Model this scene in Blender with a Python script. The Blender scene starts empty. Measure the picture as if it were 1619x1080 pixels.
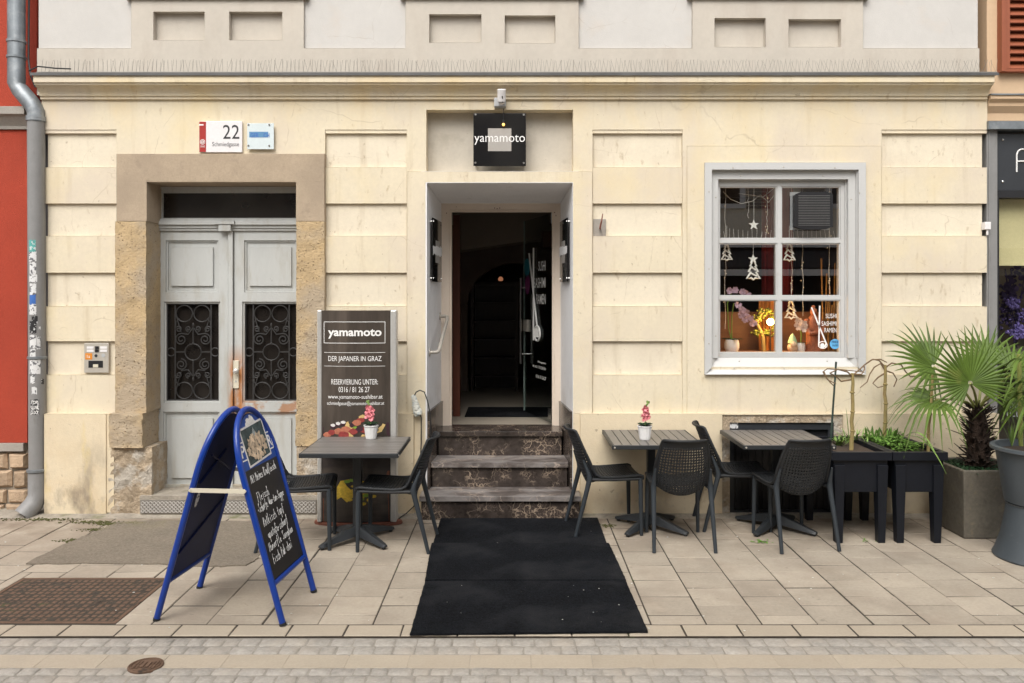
import bpy, bmesh, math, random
from mathutils import Vector, Matrix
random.seed(7)
R = math.radians
SC = bpy.context.scene
COL = SC.collection

# ---------------------------------------------------------------- camera, sky, sun, exposure
F, H, D = 1295.0, 1.89, 7.053          # focal (px of the 1619 px photo), eye height, distance to the facade
VX, VY = 812.0, 465.0                  # vanishing point of the photo
cam = bpy.data.objects.new('camera', bpy.data.cameras.new('camera'))
COL.objects.link(cam); SC.camera = cam
cam.location = (0, -D, H); cam.rotation_euler = (R(90), 0, 0)
cam.data.sensor_width = 36.0; cam.data.lens = F / 1619 * 36
cam.data.shift_x = -(VX - 809.5) / 1619; cam.data.shift_y = (VY - 540) / 1619
cam.data.clip_start = 0.05; cam.data.clip_end = 500
w = bpy.data.worlds.new('World'); SC.world = w; w.use_nodes = True
nt = w.node_tree; bg = nt.nodes['Background']
sky = nt.nodes.new('ShaderNodeTexSky'); sky.sky_type = 'NISHITA'; sky.sun_disc = False
sky.sun_elevation = R(52); sky.sun_rotation = R(200); sky.dust_density = 4; sky.air_density = 1.0
hs = nt.nodes.new('ShaderNodeHueSaturation'); hs.inputs['Saturation'].default_value = 0.22   # cloud cover: nearly white sky
nt.links.new(sky.outputs[0], hs.inputs['Color']); nt.links.new(hs.outputs[0], bg.inputs['Color'])
bg.inputs['Strength'].default_value = 0.15
sl = bpy.data.lights.new('sun', 'SUN'); sl.energy = 1.2; sl.angle = R(40); sl.color = (1.0, 0.955, 0.88)
sun = bpy.data.objects.new('sun', sl); COL.objects.link(sun)
sun.rotation_euler = (R(38), 0, R(-12))
vs = SC.view_settings; vs.view_transform = 'Standard'; vs.look = 'None'; vs.gamma = 1; vs.use_curve_mapping = False
vs.exposure = 0.74

# ---------------------------------------------------------------- helpers
def P(px, py, Y=0.0):
    s = (D + Y) / F
    return Vector(((px - VX) * s, Y, H - (py - VY) * s))
def X(px, Y=0.0): return (px - VX) * (D + Y) / F
def Z(py, Y=0.0): return H - (py - VY) * (D + Y) / F
def G(px, py):
    d = F * H / (py - VY)
    return Vector(((px - VX) * d / F, d - D, 0))

def lin(c):
    return tuple(((v / 255) / 12.92 if v / 255 <= .04045 else ((v / 255 + .055) / 1.055) ** 2.4) for v in c)

MATS = {}
def M(name, col, rough=.6, metal=0., var=.10, sc=4, var2=.05, sc2=50, bump=0., bsc=80, island=0., bevel=0., spec=.5,
      stains=(), emit=None, bdist=.01, pits=None, st=(1, 1, 1)):
    m = bpy.data.materials.new(name); m.use_nodes = True; MATS[name] = m
    n = m.node_tree.nodes; l = m.node_tree.links
    b = n['Principled BSDF']; b.inputs['Roughness'].default_value = rough; b.inputs['Metallic'].default_value = metal
    b.inputs['Specular IOR Level'].default_value = spec
    tc = n.new('ShaderNodeTexCoord')
    def noise(scale, stretch=(1, 1, 1), detail=6, ro=.6):
        t = n.new('ShaderNodeTexNoise'); t.inputs['Scale'].default_value = scale; t.inputs['Detail'].default_value = detail
        t.inputs['Roughness'].default_value = ro
        mp = n.new('ShaderNodeMapping'); mp.inputs['Scale'].default_value = stretch
        l.new(tc.outputs['Object'], mp.inputs[0]); l.new(mp.outputs[0], t.inputs['Vector'])
        return t.outputs[0]
    def math_(op, a, c):
        q = n.new('ShaderNodeMath'); q.operation = op
        for i, v in enumerate((a, c)):
            if isinstance(v, (int, float)): q.inputs[i].default_value = v
            else: l.new(v, q.inputs[i])
        return q.outputs[0]
    def rng(v, a, c, lo, hi):
        q = n.new('ShaderNodeMapRange')
        l.new(v, q.inputs[0])
        for i, x in enumerate((a, c, lo, hi)): q.inputs[i + 1].default_value = x
        return q.outputs[0]
    val = math_('ADD', rng(noise(sc, st), .25, .75, 1 - var, 1 + var), rng(noise(sc2, st), .25, .75, -var2, var2))
    if island:
        g = n.new('ShaderNodeNewGeometry'); val = math_('ADD', val, rng(g.outputs['Random Per Island'], 0, 1, -island, island))
    rgb = n.new('ShaderNodeRGB'); rgb.outputs[0].default_value = (*col, 1)
    vm = n.new('ShaderNodeVectorMath'); vm.operation = 'SCALE'
    l.new(rgb.outputs[0], vm.inputs[0]); l.new(val, vm.inputs['Scale']); c = vm.outputs[0]
    for s in stains:
        fac = rng(noise(s['sc'], s.get('st', (1, 1, 1)), s.get('detail', 6), s.get('ro', .6)), s['lo'], s['hi'], 0, s.get('amt', 1))
        if 'z' in s:
            sx = n.new('ShaderNodeSeparateXYZ'); l.new(tc.outputs['Object'], sx.inputs[0])
            fac = math_('MULTIPLY', fac, rng(sx.outputs[s.get('ax', 2)], s['z'][0], s['z'][1], 0, 1))
            for ax_, lo_, hi_ in s.get('masks', ()): fac = math_('MULTIPLY', fac, rng(sx.outputs[ax_], lo_, hi_, 0, 1))
            if 'z2' in s: fac = math_('MULTIPLY', fac, rng(sx.outputs[s.get('ax2', 2)], s['z2'][0], s['z2'][1], 0, 1))
        mx = n.new('ShaderNodeMixRGB'); l.new(fac, mx.inputs[0]); l.new(c, mx.inputs[1]); mx.inputs[2].default_value = (*s['col'], 1)
        c = mx.outputs[0]
    hgt = None
    if bump: hgt = math_('MULTIPLY', noise(bsc, st), bump)
    if pits:
        v = n.new('ShaderNodeTexVoronoi'); v.inputs['Scale'].default_value = pits[0]
        l.new(tc.outputs['Object'], v.inputs['Vector'])
        pf = rng(v.outputs['Distance'], pits[1], pits[2], 0, 1)
        pf = math_('MAXIMUM', pf, rng(noise(pits[0] * .35), .42, .6, 1, 0))
        mx = n.new('ShaderNodeMixRGB'); l.new(pf, mx.inputs[0]); mx.inputs[1].default_value = (*pits[3], 1); l.new(c, mx.inputs[2]); c = mx.outputs[0]
        ph = math_('MULTIPLY', pf, pits[4]); hgt = ph if hgt is None else math_('ADD', hgt, ph)
    l.new(c, b.inputs['Base Color'])
    nrm = None
    if bevel:
        bv = n.new('ShaderNodeBevel'); bv.inputs['Radius'].default_value = bevel; bv.samples = 4; nrm = bv.outputs[0]
    if hgt is not None:
        bp = n.new('ShaderNodeBump'); bp.inputs['Strength'].default_value = 1; bp.inputs['Distance'].default_value = bdist
        l.new(hgt, bp.inputs['Height'])
        if nrm is not None: l.new(nrm, bp.inputs['Normal'])
        nrm = bp.outputs[0]
    if nrm is not None: l.new(nrm, b.inputs['Normal'])
    if emit:
        b.inputs['Emission Color'].default_value = (*emit[0], 1); b.inputs['Emission Strength'].default_value = emit[1]
    return m

def glass_mat(name, tint=(1, 1, 1), ior=1.5, rough=0.0):
    m = bpy.data.materials.new(name); m.use_nodes = True; MATS[name] = m
    n = m.node_tree.nodes; l = m.node_tree.links; n.clear()
    o = n.new('ShaderNodeOutputMaterial'); t = n.new('ShaderNodeBsdfTransparent'); g = n.new('ShaderNodeBsdfGlossy')
    f = n.new('ShaderNodeFresnel'); x = n.new('ShaderNodeMixShader')
    t.inputs[0].default_value = (*tint, 1); g.inputs['Roughness'].default_value = rough; f.inputs[0].default_value = ior
    gm = n.new('ShaderNodeNewGeometry'); k1 = n.new('ShaderNodeMath'); k1.operation = 'SUBTRACT'; k1.inputs[0].default_value = 1; l.new(gm.outputs['Backfacing'], k1.inputs[1])
    k2 = n.new('ShaderNodeMath'); k2.operation = 'MULTIPLY'; l.new(f.outputs[0], k2.inputs[0]); l.new(k1.outputs[0], k2.inputs[1])   # mirror on the outer face only
    l.new(k2.outputs[0], x.inputs[0]); l.new(t.outputs[0], x.inputs[1]); l.new(g.outputs[0], x.inputs[2]); l.new(x.outputs[0], o.inputs[0])
    return m

class MB:
    def __init__(s): s.v = []; s.f = []; s.m = []; s.xf = None
    def add(s, vs, fs, mi=0):
        k = len(s.v)
        for p in vs:
            p = Vector(p)
            s.v.append(s.xf @ p if s.xf is not None else p)
        for f in fs: s.f.append([i + k for i in f]); s.m.append(mi)
    def box(s, x0, x1, y0, y1, z0, z1, mi=0):
        x0, x1 = sorted((x0, x1)); y0, y1 = sorted((y0, y1)); z0, z1 = sorted((z0, z1))
        s.add([(x0, y0, z0), (x1, y0, z0), (x1, y1, z0), (x0, y1, z0), (x0, y0, z1), (x1, y0, z1), (x1, y1, z1), (x0, y1, z1)],
              [(0, 3, 2, 1), (4, 5, 6, 7), (0, 1, 5, 4), (1, 2, 6, 5), (2, 3, 7, 6), (3, 0, 4, 7)], mi)
    def prism(s, pts, off, mi=0):
        """closed polygon (3d pts) swept by a vector"""
        n = len(pts); off = Vector(off)
        s.add([Vector(p) for p in pts] + [Vector(p) + off for p in pts],
              [tuple(range(n)), tuple(range(2 * n - 1, n - 1, -1))] + [(i, (i + 1) % n, n + (i + 1) % n, n + i) for i in range(n)], mi)
    def tube(s, pts, r, n=8, closed=False, mi=0, cap=True, flat=1.0):
        pts = [Vector(p) for p in pts]; N = len(pts)
        rs = r if isinstance(r, (list, tuple)) else [r] * N
        vs = []; up = None
        for i, p in enumerate(pts):
            a = pts[i - 1] if (i > 0 or closed) else p
            c = pts[(i + 1) % N] if (i < N - 1 or closed) else p
            t = (c - a)
            t = t.normalized() if t.length > 1e-9 else Vector((0, 0, 1))
            if up is None:
                up = Vector((0, 0, 1)) if abs(t.z) < .9 else Vector((0, 1, 0))
            u = (up - t * up.dot(t))
            if u.length < 1e-6: u = t.orthogonal()
            u.normalize(); up = u; wv = t.cross(u)
            for k in range(n):
                q = 2 * math.pi * k / n
                vs.append(p + u * (math.cos(q) * rs[i]) + wv * (math.sin(q) * rs[i] * flat))
        fs = []
        for i in range(N if closed else N - 1):
            j = (i + 1) % N
            for k in range(n):
                fs.append((i * n + k, i * n + (k + 1) % n, j * n + (k + 1) % n, j * n + k))
        if not closed and cap:
            fs.append(tuple(range(n - 1, -1, -1))); fs.append(tuple((N - 1) * n + k for k in range(n)))
        s.add(vs, fs, mi)
    def lathe(s, prof, c=(0, 0, 0), n=24, mi=0, sy=1.0):
        c = Vector(c); vs = []; fs = []
        for r, z in prof:
            for k in range(n):
                a = 2 * math.pi * k / n
                vs.append(c + Vector((r * math.cos(a), r * sy * math.sin(a), z)))
        for i in range(len(prof) - 1):
            for k in range(n): fs.append((i * n + k, i * n + (k + 1) % n, (i + 1) * n + (k + 1) % n, (i + 1) * n + k))
        fs.append(tuple(range(n - 1, -1, -1))); fs.append(tuple((len(prof) - 1) * n + k for k in range(n)))
        s.add(vs, fs, mi)
    def blob(s, c, r, sc=(1, 1, 1), j=0., n=10, m=7, mi=0):
        c = Vector(c); vs = []; fs = []
        for i in range(m + 1):
            th = math.pi * i / m
            for k in range(n):
                a = 2 * math.pi * k / n
                q = r * (1 + random.uniform(-j, j))
                vs.append(c + Vector((q * math.sin(th) * math.cos(a) * sc[0], q * math.sin(th) * math.sin(a) * sc[1], q * math.cos(th) * sc[2])))
        for i in range(m):
            for k in range(n): fs.append((i * n + k, (i + 1) * n + k, (i + 1) * n + (k + 1) % n, i * n + (k + 1) % n))
        s.add(vs, fs, mi)
    def quad(s, a, b, c, d, mi=0): s.add([a, b, c, d], [(0, 1, 2, 3)], mi)
    def hf(s, x0, x1, z0, z1, rects, base=0., mi=0, T=.3, edge=True):
        """relief wall: rects (x0,x1,z0,z1,Y,mi) override in order; Y None = hole. front faces look to -Y"""
        xs = sorted({round(q, 5) for r in rects for q in r[:2] if x0 < q < x1} | {x0, x1})
        zs = sorted({round(q, 5) for r in rects for q in r[2:4] if z0 < q < z1} | {z0, z1})
        nx, nz = len(xs) - 1, len(zs) - 1
        cell = {}
        for i in range(nx):
            for k in range(nz):
                cx, cz = (xs[i] + xs[i + 1]) / 2, (zs[k] + zs[k + 1]) / 2
                v = (base, mi)
                for r in rects:
                    if min(r[0], r[1]) < cx < max(r[0], r[1]) and min(r[2], r[3]) < cz < max(r[2], r[3]): v = (r[4], r[5] if len(r) > 5 else mi)
                cell[i, k] = v
        def side(p, q, ya, yb, m):
            s.quad((p[0], ya, p[1]), (q[0], ya, q[1]), (q[0], yb, q[1]), (p[0], yb, p[1]), m)
        for i in range(nx):
            for k in range(nz):
                y, m = cell[i, k]
                if y is None: continue
                s.quad((xs[i], y, zs[k]), (xs[i + 1], y, zs[k]), (xs[i + 1], y, zs[k + 1]), (xs[i], y, zs[k + 1]), m)
                for di, dk, p, q in ((1, 0, (xs[i + 1], zs[k]), (xs[i + 1], zs[k + 1])), (-1, 0, (xs[i], zs[k + 1]), (xs[i], zs[k])),
                                     (0, 1, (xs[i + 1], zs[k + 1]), (xs[i], zs[k + 1])), (0, -1, (xs[i], zs[k]), (xs[i + 1], zs[k]))):
                    o = cell.get((i + di, k + dk), (None, 0) if edge else (y, 0))
                    if o[0] is None: side(p, q, y, max(T, y + .001), m)
                    elif o[0] > y + 1e-6: side(p, q, y, o[0], m)
    def build(s, name, mats, parent=None, smooth=False, bevel=0., seg=2, org=None, weld=False, ang=38):
        me = bpy.data.meshes.new(name)
        o = Vector(org) if org is not None else Vector((0, 0, 0))
        me.from_pydata([tuple(p - o) for p in s.v], [], s.f)
        if not isinstance(mats, (list, tuple)): mats = [mats]
        for m in mats: me.materials.append(MATS[m] if isinstance(m, str) else m)
        me.polygons.foreach_set('material_index', s.m)
        if bevel or weld:
            bm = bmesh.new(); bm.from_mesh(me)
            if weld: bmesh.ops.remove_doubles(bm, verts=bm.verts, dist=1e-5)
            if bevel:
                es = [e for e in bm.edges if len(e.link_faces) == 2 and e.calc_face_angle(0) > R(30)]
                bmesh.ops.bevel(bm, geom=es, offset=bevel, segments=seg, profile=.5, affect='EDGES', clamp_overlap=True)
            bm.to_mesh(me); bm.free()
        if smooth:
            me.polygons.foreach_set('use_smooth', [True] * len(me.polygons)); me.set_sharp_from_angle(angle=R(ang))
        me.update()
        ob = bpy.data.objects.new(name, me); COL.objects.link(ob)
        if parent is not None: ob.parent = parent
        return ob

def thing(name, label, cat, loc=(0, 0, 0), rz=0., group=None):
    o = bpy.data.objects.new(name, None); COL.objects.link(o); o.empty_display_size = .1
    o.location = loc; o.rotation_euler = (0, 0, rz); o['label'] = label; o['category'] = cat
    if group: o['group'] = group
    return o
def tag(o, label, cat, group=None, kind=None):
    o['label'] = label; o['category'] = cat
    if group: o['group'] = group
    if kind: o['kind'] = kind
    return o
def part(name, mb, mats, root, **kw):
    """part built in world coordinates under an unrotated Empty (or under a part of it)"""
    o = root
    loc = Vector((0, 0, 0))
    while o is not None: loc += o.location; o = o.parent
    return mb.build(name, mats, root, org=loc, **kw)
def pieces(mb):
    """split a builder into its loose pieces"""
    par = {}
    def fd(x):
        while par[x] != x: par[x] = par[par[x]]; x = par[x]
        return x
    key = [tuple(round(q, 5) for q in p) for p in mb.v]
    for k in key: par.setdefault(k, k)
    for f in mb.f:
        for i in f[1:]: par[fd(key[i])] = fd(key[f[0]])
    out = {}
    for f, m in zip(mb.f, mb.m):
        q = out.setdefault(fd(key[f[0]]), MB()); q.add([mb.v[i] for i in f], [tuple(range(len(f)))], m)
    return list(out.values())
def parts(name, mb, mats, root, **kw):
    kw.setdefault('weld', True)
    return [part(name, q, mats, root, **kw) for q in pieces(mb)]
def solo(name, mb, mats, label, cat, org, group=None, kind=None, **kw):
    o = mb.build(name, mats, org=org, **kw); o.location = org
    return tag(o, label, cat, group, kind)
def struct(name, mb, mats, **kw):
    o = mb.build(name, mats, **kw); o['kind'] = 'structure'; return o
def dup(root, loc, rz, label):
    def cp(o, p):
        c = o.copy(); COL.objects.link(c); c.parent = p
        for ch in list(o.children): cp(ch, c)
        return c
    r = cp(root, None); r.location = loc; r.rotation_euler = (0, 0, rz); r['label'] = label
    return r

def text_mesh(mb, body, to3, w=None, h=None, offset=0., depth=.0006, mi=0, shear=0., space=1.0, align='L', at=(0, 0)):
    """lettering: built-in font glyphs fitted into w x h, put at 2d point `at` (left/centre bottom), mapped by to3(u, v, n)"""
    cu = bpy.data.curves.new('t', 'FONT'); cu.body = body; cu.size = 1; cu.offset = offset; cu.shear = shear
    cu.space_character = space; cu.resolution_u = 3
    ob = bpy.data.objects.new('t', cu)
    me = bpy.data.meshes.new_from_object(ob)
    xs = [v.co.x for v in me.vertices]; ys = [v.co.y for v in me.vertices]
    if not xs: return
    x0, x1, y0, y1 = min(xs), max(xs), min(ys), max(ys)
    sx = w / (x1 - x0) if w else None; sy = h / (y1 - y0) if h else sx
    if sx is None: sx = sy
    ox = at[0] - (0 if align == 'L' else (x1 - x0) * sx / 2)
    top = [to3(ox + (v.co.x - x0) * sx, at[1] + (v.co.y - y0) * sy, depth) for v in me.vertices]
    mb.add(top, [tuple(p.vertices) for p in me.polygons], mi)
    bpy.data.objects.remove(ob); bpy.data.curves.remove(cu); bpy.data.meshes.remove(me)
def wall_text(mb, body, x0, x1, y0, y1, Y, **kw):
    """text filling the photo rectangle (px) on the plane at depth Y, facing the street"""
    a = P(x0, y1, Y); b = P(x1, y0, Y)
    text_mesh(mb, body, lambda u, v, n: Vector((u, Y - n, v)), w=b.x - a.x, h=b.z - a.z, at=(a.x, a.z), **kw)
def rect_px(x0, x1, y0, y1, Yv, mi=0): return (X(x0), X(x1), Z(y1), Z(y0), Yv, mi)
def arc(c, r, a0, a1, n=12, ax='xz', ry=None):
    out = []
    for i in range(n + 1):
        a = R(a0 + (a1 - a0) * i / n); u, v = r * math.cos(a), (ry or r) * math.sin(a)
        out.append(Vector((c[0] + u, c[1], c[2] + v)) if ax == 'xz' else Vector((c[0] + u, c[1] + v, c[2])))
    return out
# ---------------------------------------------------------------- materials
DIRT = (.16, .13, .10)
M('cream_plaster', (.675, .595, .445), .85, var=.055, sc=2.2, var2=.05, sc2=34, bump=.35, bsc=140, bdist=.004, bevel=.008, stains=[
    dict(col=(.63, .55, .43), sc=1.6, lo=.48, hi=.70, amt=.6),
    dict(col=(.45, .35, .20), sc=3.0, st=(3.2, 1, .30), lo=.56, hi=.74, amt=.45), dict(col=(.40, .30, .17), sc=14, st=(1.3, 1, .5), lo=.62, hi=.72, amt=.6), dict(col=(.58, .50, .42), sc=.9, lo=.5, hi=.62, amt=.5),
    dict(col=(.34, .26, .17), sc=24, lo=.68, hi=.75, amt=.6, detail=3), dict(col=(.30, .23, .15), sc=9, lo=.70, hi=.76, amt=.6),
    dict(col=(.72, .56, .30), sc=2.8, st=(1, 1, .6), lo=.46, hi=.66, amt=.55, z=(3.2, 3.6)),
    dict(col=(.70, .58, .34), sc=1.3, st=(1, 1, .7), lo=.52, hi=.68, amt=.5),
    dict(col=(.36, .30, .22), sc=5, st=(1, 1, .6), lo=.42, hi=.68, amt=.6, z=(.55, .02))])
M('cream_recess', (.70, .625, .49), .85, var=.05, sc=2.2, var2=.05, sc2=34, bump=.35, bsc=140, bdist=.004, bevel=.008, stains=[
    dict(col=(.58, .50, .39), sc=1.8, lo=.48, hi=.70, amt=.6), dict(col=(.42, .33, .21), sc=3.4, st=(2.8, 1, .35), lo=.56, hi=.74, amt=.42), dict(col=(.40, .31, .19), sc=14, st=(1.3, 1, .5), lo=.62, hi=.72, amt=.55),
    dict(col=(.34, .26, .17), sc=20, lo=.68, hi=.75, amt=.6, detail=3), dict(col=(.40, .33, .24), sc=5, st=(1, 1, .6), lo=.42, hi=.68, amt=.5, z=(1.1, .6))])
M('base_plaster', (.66, .56, .40), .88, var=.06, sc=3, var2=.04, sc2=25, bump=.5, bsc=90, bdist=.006, bevel=.008, stains=[
    dict(col=(.55, .41, .24), sc=3.2, lo=.44, hi=.64, amt=.6, z=(.95, .1)), dict(col=(.27, .21, .15), sc=16, lo=.68, hi=.74, amt=.6, detail=3),
    dict(col=(.20, .165, .13), sc=2.8, st=(1.3, 1, .55), lo=.48, hi=.60, amt=.8, z=(.75, .12), z2=(-3.2, -3.5), ax2=0),
    dict(col=(.66, .52, .22), sc=4, st=(1.4, 1, .4), lo=.58, hi=.68, amt=.5, z2=(-3.2, -3.5), ax2=0, z=(0, .2)),
    dict(col=(.30, .25, .20), sc=9, lo=.6, hi=.75, amt=.6, z=(.45, .0))])
M('grey_plaster', (.505, .46, .395), .88, var=.07, sc=2.0, var2=.04, sc2=18, bump=.35, bsc=150, bdist=.004, bevel=.008, stains=[
    dict(col=(.40, .34, .28), sc=2.5, st=(1.6, 1, .5), lo=.52, hi=.72, amt=.5), dict(col=(.34, .28, .22), sc=30, lo=.7, hi=.78, amt=.5)])
M('pale_plaster', (.53, .51, .48), .88, var=.05, sc=2.0, var2=.03, sc2=20, bump=.35, bsc=150, bdist=.004, bevel=.008, stains=[
    dict(col=(.56, .48, .40), sc=3.0, lo=.56, hi=.75, amt=.5), dict(col=(.44, .36, .28), sc=28, lo=.71, hi=.78, amt=.5)])
M('niche_plaster', (.52, .475, .40), .88, var=.10, sc=3.5, var2=.05, sc2=30, bump=.3, bsc=120, bdist=.004, stains=[
    dict(col=(.30, .26, .20), sc=6, lo=.55, hi=.75, amt=.5), dict(col=(.2, .16, .12), sc=26, lo=.71, hi=.77, amt=.7)])
M('reveal_paint', (.80, .79, .785), .55, var=.05, sc=3, var2=.03, sc2=40, bump=.15, bsc=50, bdist=.004, stains=[
    dict(col=(.38, .33, .27), sc=14, lo=.66, hi=.76, amt=.6), dict(col=(.40, .35, .28), sc=5, lo=.45, hi=.65, amt=.5, z=(1.15, .8))])
M('door_stone', (.40, .315, .225), .9, var=.12, sc=4, var2=.10, sc2=70, bump=.8, bsc=160, bdist=.004, bevel=.01, stains=[
    dict(col=(.33, .26, .19), sc=2.2, lo=.45, hi=.65, amt=.6), dict(col=(.25, .20, .15), sc=12, lo=.58, hi=.72, amt=.5)])
M('sandstone', (.47, .345, .195), .95, var=.20, sc=5, var2=.12, sc2=60, bump=1.0, bsc=45, bdist=.010, bevel=.012,
  pits=(42, .10, .26, (.26, .18, .10), 1.0), stains=[dict(col=(.40, .325, .235), sc=2.6, lo=.40, hi=.58, amt=.9),
  dict(col=(.15, .10, .06), sc=10, lo=.63, hi=.74, amt=.6), dict(col=(.52, .36, .17), sc=7, lo=.6, hi=.7, amt=.6)])
M('crumbled_stone', (.40, .315, .22), .95, var=.25, sc=6, var2=.16, sc2=40, bump=1.6, bsc=22, bdist=.02, stains=[
    dict(col=(.50, .46, .40), sc=5, lo=.5, hi=.6, amt=.8), dict(col=(.13, .10, .07), sc=8, lo=.60, hi=.72, amt=.7)])
M('door_paint', (.46, .47, .455), .5, var=.08, sc=3, var2=.03, sc2=60, bump=.25, bsc=60, bdist=.003, bevel=.004, st=(1, 1, .35), stains=[
    dict(col=(.34, .31, .25), sc=5, st=(2, 1, .5), lo=.5, hi=.7, amt=.55),
    dict(col=(.40, .15, .035), sc=10, st=(1, 1, .35), lo=.36, hi=.52, amt=.95, z=(-2.56, -2.50), ax=0, z2=(1.45, 1.22), ax2=2, masks=((0, -2.385, -2.43), (2, .80, .86))),
    dict(col=(.36, .16, .06), sc=14, st=(.5, 1, 1), lo=.44, hi=.55, amt=.8, z=(-2.52, -2.46), ax=0, z2=(.80, .83), ax2=2, masks=((2, .96, .92),)),
    dict(col=(.12, .10, .08), sc=30, st=(1, 1, .5), lo=.68, hi=.76, amt=.6)])
M('worn_wood', (.30, .26, .20), .8, var=.2, sc=6, var2=.12, sc2=40, bump=.6, bsc=40, bdist=.004, st=(.3, 1, 3), stains=[
    dict(col=(.42, .42, .38), sc=5, lo=.5, hi=.6, amt=.6)])
M('dark_glazing', (.018, .015, .013), .12, var=.2, sc=6, spec=.5)
M('wrought_iron', (.035, .034, .034), .55, var=.2, sc=30, bump=.2, bsc=120, bdist=.002)
M('chrome', (.55, .55, .54), .25, 1., var=.06, sc=20)
M('brushed_steel', (.48, .445, .39), .42, .25, var=.10, sc=12, var2=.05, sc2=120)
M('window_paint', (.52, .52, .51), .42, var=.03, sc=3, var2=.015, sc2=50, bevel=.004, stains=[dict(col=(.40, .38, .35), sc=7, lo=.62, hi=.78, amt=.35)])
M('entrance_frame', (.70, .60, .50), .5, var=.05, sc=5, var2=.03, sc2=60, bevel=.004, stains=[dict(col=(.18, .13, .09), sc=16, lo=.70, hi=.76, amt=.7)])
M('marble', (.046, .036, .031), .25, var=.5, sc=7, var2=.3, sc2=22, bevel=.006)
def veins(mn, col, sc, wd, dist, amt=1.0):
    m = MATS[mn]; n = m.node_tree.nodes; l = m.node_tree.links; b = n['Principled BSDF']
    src = b.inputs['Base Color'].links[0].from_socket
    tc = n.new('ShaderNodeTexCoord')
    ns = n.new('ShaderNodeTexNoise'); ns.inputs['Scale'].default_value = sc * .8; ns.inputs['Detail'].default_value = 5
    l.new(tc.outputs['Object'], ns.inputs['Vector'])
    ad = n.new('ShaderNodeVectorMath'); ad.operation = 'MULTIPLY_ADD'
    l.new(ns.outputs['Color'], ad.inputs[0]); ad.inputs[1].default_value = (dist,) * 3; l.new(tc.outputs['Object'], ad.inputs[2])
    v = n.new('ShaderNodeTexVoronoi'); v.feature = 'DISTANCE_TO_EDGE'; v.inputs['Scale'].default_value = sc
    l.new(ad.outputs[0], v.inputs['Vector'])
    r = n.new('ShaderNodeMapRange'); l.new(v.outputs['Distance'], r.inputs[0])
    r.inputs[1].default_value = 0; r.inputs[2].default_value = wd; r.inputs[3].default_value = amt; r.inputs[4].default_value = 0
    n2 = n.new('ShaderNodeTexNoise'); n2.inputs['Scale'].default_value = 6; l.new(tc.outputs['Object'], n2.inputs['Vector'])
    r2 = n.new('ShaderNodeMapRange'); l.new(n2.outputs[0], r2.inputs[0]); r2.inputs[1].default_value = .42; r2.inputs[2].default_value = .62
    mu = n.new('ShaderNodeMath'); mu.operation = 'MULTIPLY'; l.new(r.outputs[0], mu.inputs[0]); l.new(r2.outputs[0], mu.inputs[1])
    mx = n.new('ShaderNodeMixRGB'); l.new(mu.outputs[0], mx.inputs[0]); l.new(src, mx.inputs[1]); mx.inputs[2].default_value = (*col, 1)
    l.new(mx.outputs[0], b.inputs['Base Color'])
veins('marble', (.40, .31, .23), 9, .06, .35, .9); veins('marble', (.30, .22, .17), 22, .05, .2, .6)
M('marble_tread', (.105, .088, .080), .35, var=.4, sc=7, var2=.25, sc2=22, bevel=.006, stains=[dict(col=(.27, .25, .24), sc=6, st=(.5, 1, 1), lo=.42, hi=.58, amt=.8)])
veins('marble_tread', (.44, .36, .30), 9, .06, .3, .95)
M('zinc', (.23, .25, .265), .5, .6, var=.22, sc=6, var2=.08, sc2=40, bump=.1, bsc=30, bdist=.003, stains=[dict(col=(.42, .44, .45), sc=7, lo=.5, hi=.65, amt=.6)])
M('pipe_paint', (.225, .222, .218), .5, var=.08, sc=6, var2=.04, sc2=50, stains=[dict(col=(.15, .14, .13), sc=8, st=(2, 2, .5), lo=.58, hi=.72, amt=.5)])
M('lead_flashing', (.10, .10, .10), .6, .3, var=.25, sc=6)
M('red_plaster', (.37, .047, .021), .9, var=.10, sc=3, var2=.08, sc2=60, bump=1.0, bsc=130, bdist=.006, stains=[
    dict(col=(.25, .03, .014), sc=1.5, lo=.5, hi=.7, amt=.5), dict(col=(.5, .14, .06), sc=6, st=(1, 1, 3), lo=.68, hi=.78, amt=.4)])
M('grey_stone', (.33, .30, .265), .85, var=.12, sc=5, var2=.08, sc2=60, bump=.5, bsc=80, bdist=.005, bevel=.008)
M('rubble_stone', (.42, .305, .205), .95, var=.2, sc=7, var2=.12, sc2=40, bump=1.2, bsc=30, bdist=.012, island=.18)
M('mortar', (.30, .255, .20), .95, var=.2, sc=10, bump=.8, bsc=60)
M('ochre_plaster', (.56, .40, .255), .85, var=.06, sc=2.5, var2=.03, sc2=30, bump=.3, bsc=120, bdist=.004, bevel=.006)
M('shutter_paint', (.27, .075, .032), .5, var=.12, sc=6, var2=.05, sc2=60, st=(1, 1, .4), bevel=.003)
M('anthracite_panel', (.030, .033, .038), .38, var=.12, sc=4, var2=.05, sc2=50)
M('black_frame', (.014, .014, .016), .4, var=.1, sc=8)
M('blind_cloth', (.66, .58, .33), .8, var=.06, sc=4)
M('white_letter', (.80, .79, .77), .5, var=.02, sc=8)
M('white_enamel', (.74, .72, .72), .25, var=.02, sc=6)
M('sign_red', (.36, .035, .03), .3, var=.05, sc=8)
M('sign_ink', (.03, .03, .032), .4, var=.05, sc=8)
M('sign_black', (.010, .010, .011), .07, var=.1, sc=6)
M('sign_grey', (.37, .345, .315), .35, var=.03, sc=8)
M('frosted_acrylic', (.62, .69, .70), .2, var=.03, sc=8)
M('logo_blue', (.10, .24, .42), .4, var=.05, sc=8)
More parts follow.
